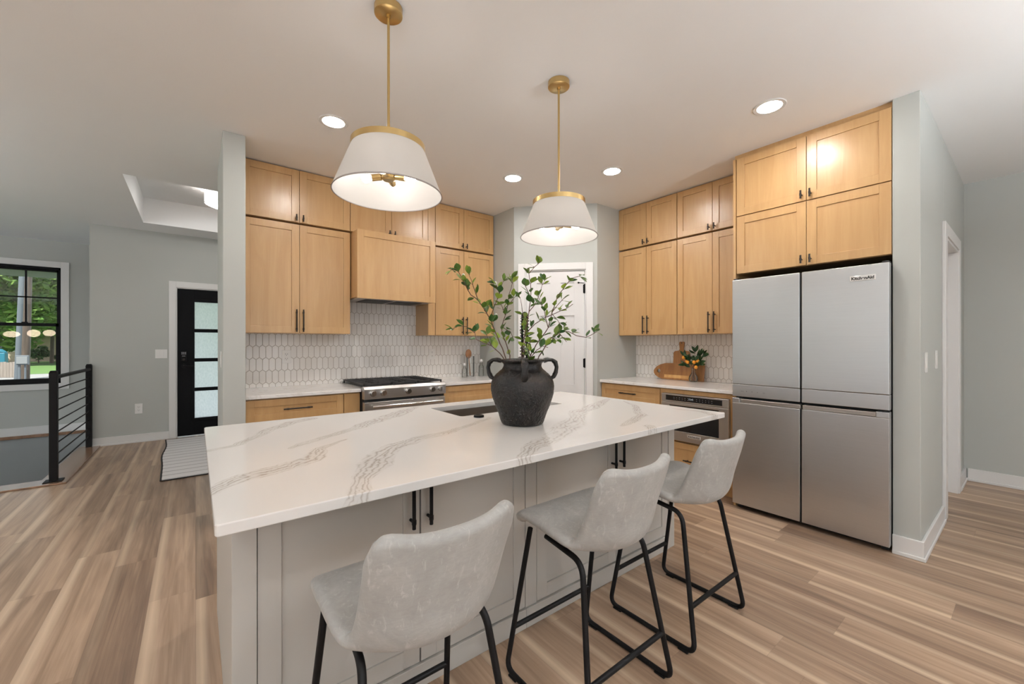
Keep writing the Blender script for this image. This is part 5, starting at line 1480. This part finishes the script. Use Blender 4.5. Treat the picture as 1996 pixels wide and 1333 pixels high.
def fence():
    o = thing('board_fence', 'weathered wooden board fence outside, left of the pole', 'fence', (-9, 36.0, -.62))
    a = Vector((-11.2, 37.8, 0)); b = Vector((-7.87, 35.24, 0)); d = (b - a); n = 24; L = d.length; d.normalize(); s = Vector((-d.y, d.x, 0))
    def T(u, w, z): q = a + d * u + s * w; return (q.x, q.y, z)
    m = MB(T).box(0, L, .02, .06, -.3, -.22).box(0, L, .02, .06, .08, .16); obj('rail', m, 'fence_wood', o)
    for k in range(n):
        u = L * k / n
        obj('board', MB(T).box(u, u + L / n - .018, 0, .02, -.60, .27 + .02 * math.sin(k * 2.1)), 'fence_wood', o)
fence()
def house():
    o = thing('house', 'tan brick house outside behind the trees', 'house', (-18, 68, -.6))
    a = Vector((-32, 74.5, 0)); b = Vector((-6, 64.0, 0)); d = b - a; L = d.length; d.normalize(); s = Vector((-d.y, d.x, 0))
    def T(u, w, z): q = a + d * u + s * w; return (q.x, q.y, z)
    obj('wall', MB(T).box(0, L, 0, 7, -.6, 2.3), 'brick', o)
    m = MB(T); m.bm.faces.ensure_lookup_table()
    pr = [(-.6, 2.3), (7.6, 2.3), (3.5, 4.3)]
    va = [m.bm.verts.new(m.p((-.5, w, z))) for w, z in pr]; vb = [m.bm.verts.new(m.p((L + .5, w, z))) for w, z in pr]
    m.bm.faces.new(va); m.bm.faces.new(vb[::-1])
    for i in range(3): m.bm.faces.new((va[i], va[(i + 1) % 3], vb[(i + 1) % 3], vb[i]))
    obj('roof', m, 'roof', o)
    for u in (6, 11, 16.5, 21.5):
        w = obj('window', MB(T).box(u, u + 1.4, -.03, .05, .5, 1.8), 'trim', o)
        obj('pane', MB(T).box(u + .1, u + 1.3, -.04, -.03, .6, 1.7), 'oven_glass', w)
house()
def tree(label, x, y, zb, rx, rz, n, seed, mm='tree_leaf', name='tree', cat='tree', ls=.34, grp='trees across the street'):
    rn = random.Random(seed)
    o = thing(name, label, cat, (x, y, -.6), grp)
    if zb > .2: obj('trunk', MB().tube([(x, y, -.6), (x + .1, y, zb + rz * .5), (x, y + .1, zb + rz)], [.15, .12, .05], 10), 'bark', o, True)
    else: obj('stem', MB().tube([(x, y, -.6), (x, y, zb + rz)], [.05, .03], 6), 'bark', o, True)
    m = MB(); blobs = []
    for k in range(11):
        th = rn.uniform(0, 2 * PI); ph = rn.uniform(-1, 1); r = rn.uniform(.35, .78)
        blobs.append((Vector((math.cos(th) * r * rx * math.sqrt(1 - ph * ph), math.sin(th) * r * rx * math.sqrt(1 - ph * ph), ph * r * rz)), rn.uniform(.32, .52)))
    for i in range(n):
        c, k = rn.choice(blobs); v = Vector((rn.gauss(0, 1), rn.gauss(0, 1), rn.gauss(0, 1))).normalized() * rn.uniform(.6, 1.05)
        p = Vector((x, y, zb + rz)) + c + Vector((v.x * k * rx, v.y * k * rx, v.z * k * rz * .8))
        if p.z < -.55: continue
        a = Vector((rn.uniform(-1, 1), rn.uniform(-1, 1), rn.uniform(-.5, .5))).normalized(); b = a.orthogonal().normalized(); s = ls * rn.uniform(.6, 1.3)
        m.face([p - a * s, p + b * s * .5, p + a * s, p - b * s * .5])
    obj('foliage', m, mm, o, norm=False)
tree('leafy green tree outside at the left edge of the window', -13.9, 56.0, .4, 4.4, 5.6, 4200, 1)
tree('pale green tree just left of the utility pole', -11.7, 53.0, .9, 3.8, 5.8, 4200, 2)
tree('tall tree standing behind the utility pole', -14.2, 66.5, 1.5, 5.2, 5.6, 3600, 3)
tree('broad green tree right of the utility pole', -11.2, 59.6, 1.3, 3.9, 5.6, 3200, 4)
tree('dense green tree outside near the right window stile', -8.6, 62.0, 1.2, 4.4, 5.8, 4200, 5)
tree('far green tree filling the gap above the house roof', -17.5, 78.0, .5, 8.5, 9.0, 3600, 6, ls=.60)
tree('far tree behind the right part of the window', -12.0, 80.0, .5, 8.0, 9.0, 3600, 7, ls=.60)
tree('large tree beyond the front porch', -4.5, 52.0, 1.0, 5.0, 5.4, 3000, 9)
tree('dark rounded bush on the lawn in front of the brick house', -12.4, 61.3, -.5, 1.0, .95, 900, 12, 'bush_leaf', 'bush', 'bush', .13, 'bushes at the house')
tree('low dark bush at the right below the brick wall', -11.2, 62.6, -.55, .7, .45, 500, 13, 'bush_leaf', 'bush', 'bush', .12, 'bushes at the house')
m = MB().box(-10.9, -9.55, 40.2, 40.8, -.6, .75).prism([(-10.9, .75), (-9.55, .75), (-9.8, .98), (-10.6, .98)], 40.2, 40.8, 'y')
tag(obj('storage_bin', m, 'teal', None, bevel=.05), 'teal blue bin outside behind the wooden fence', 'bin')
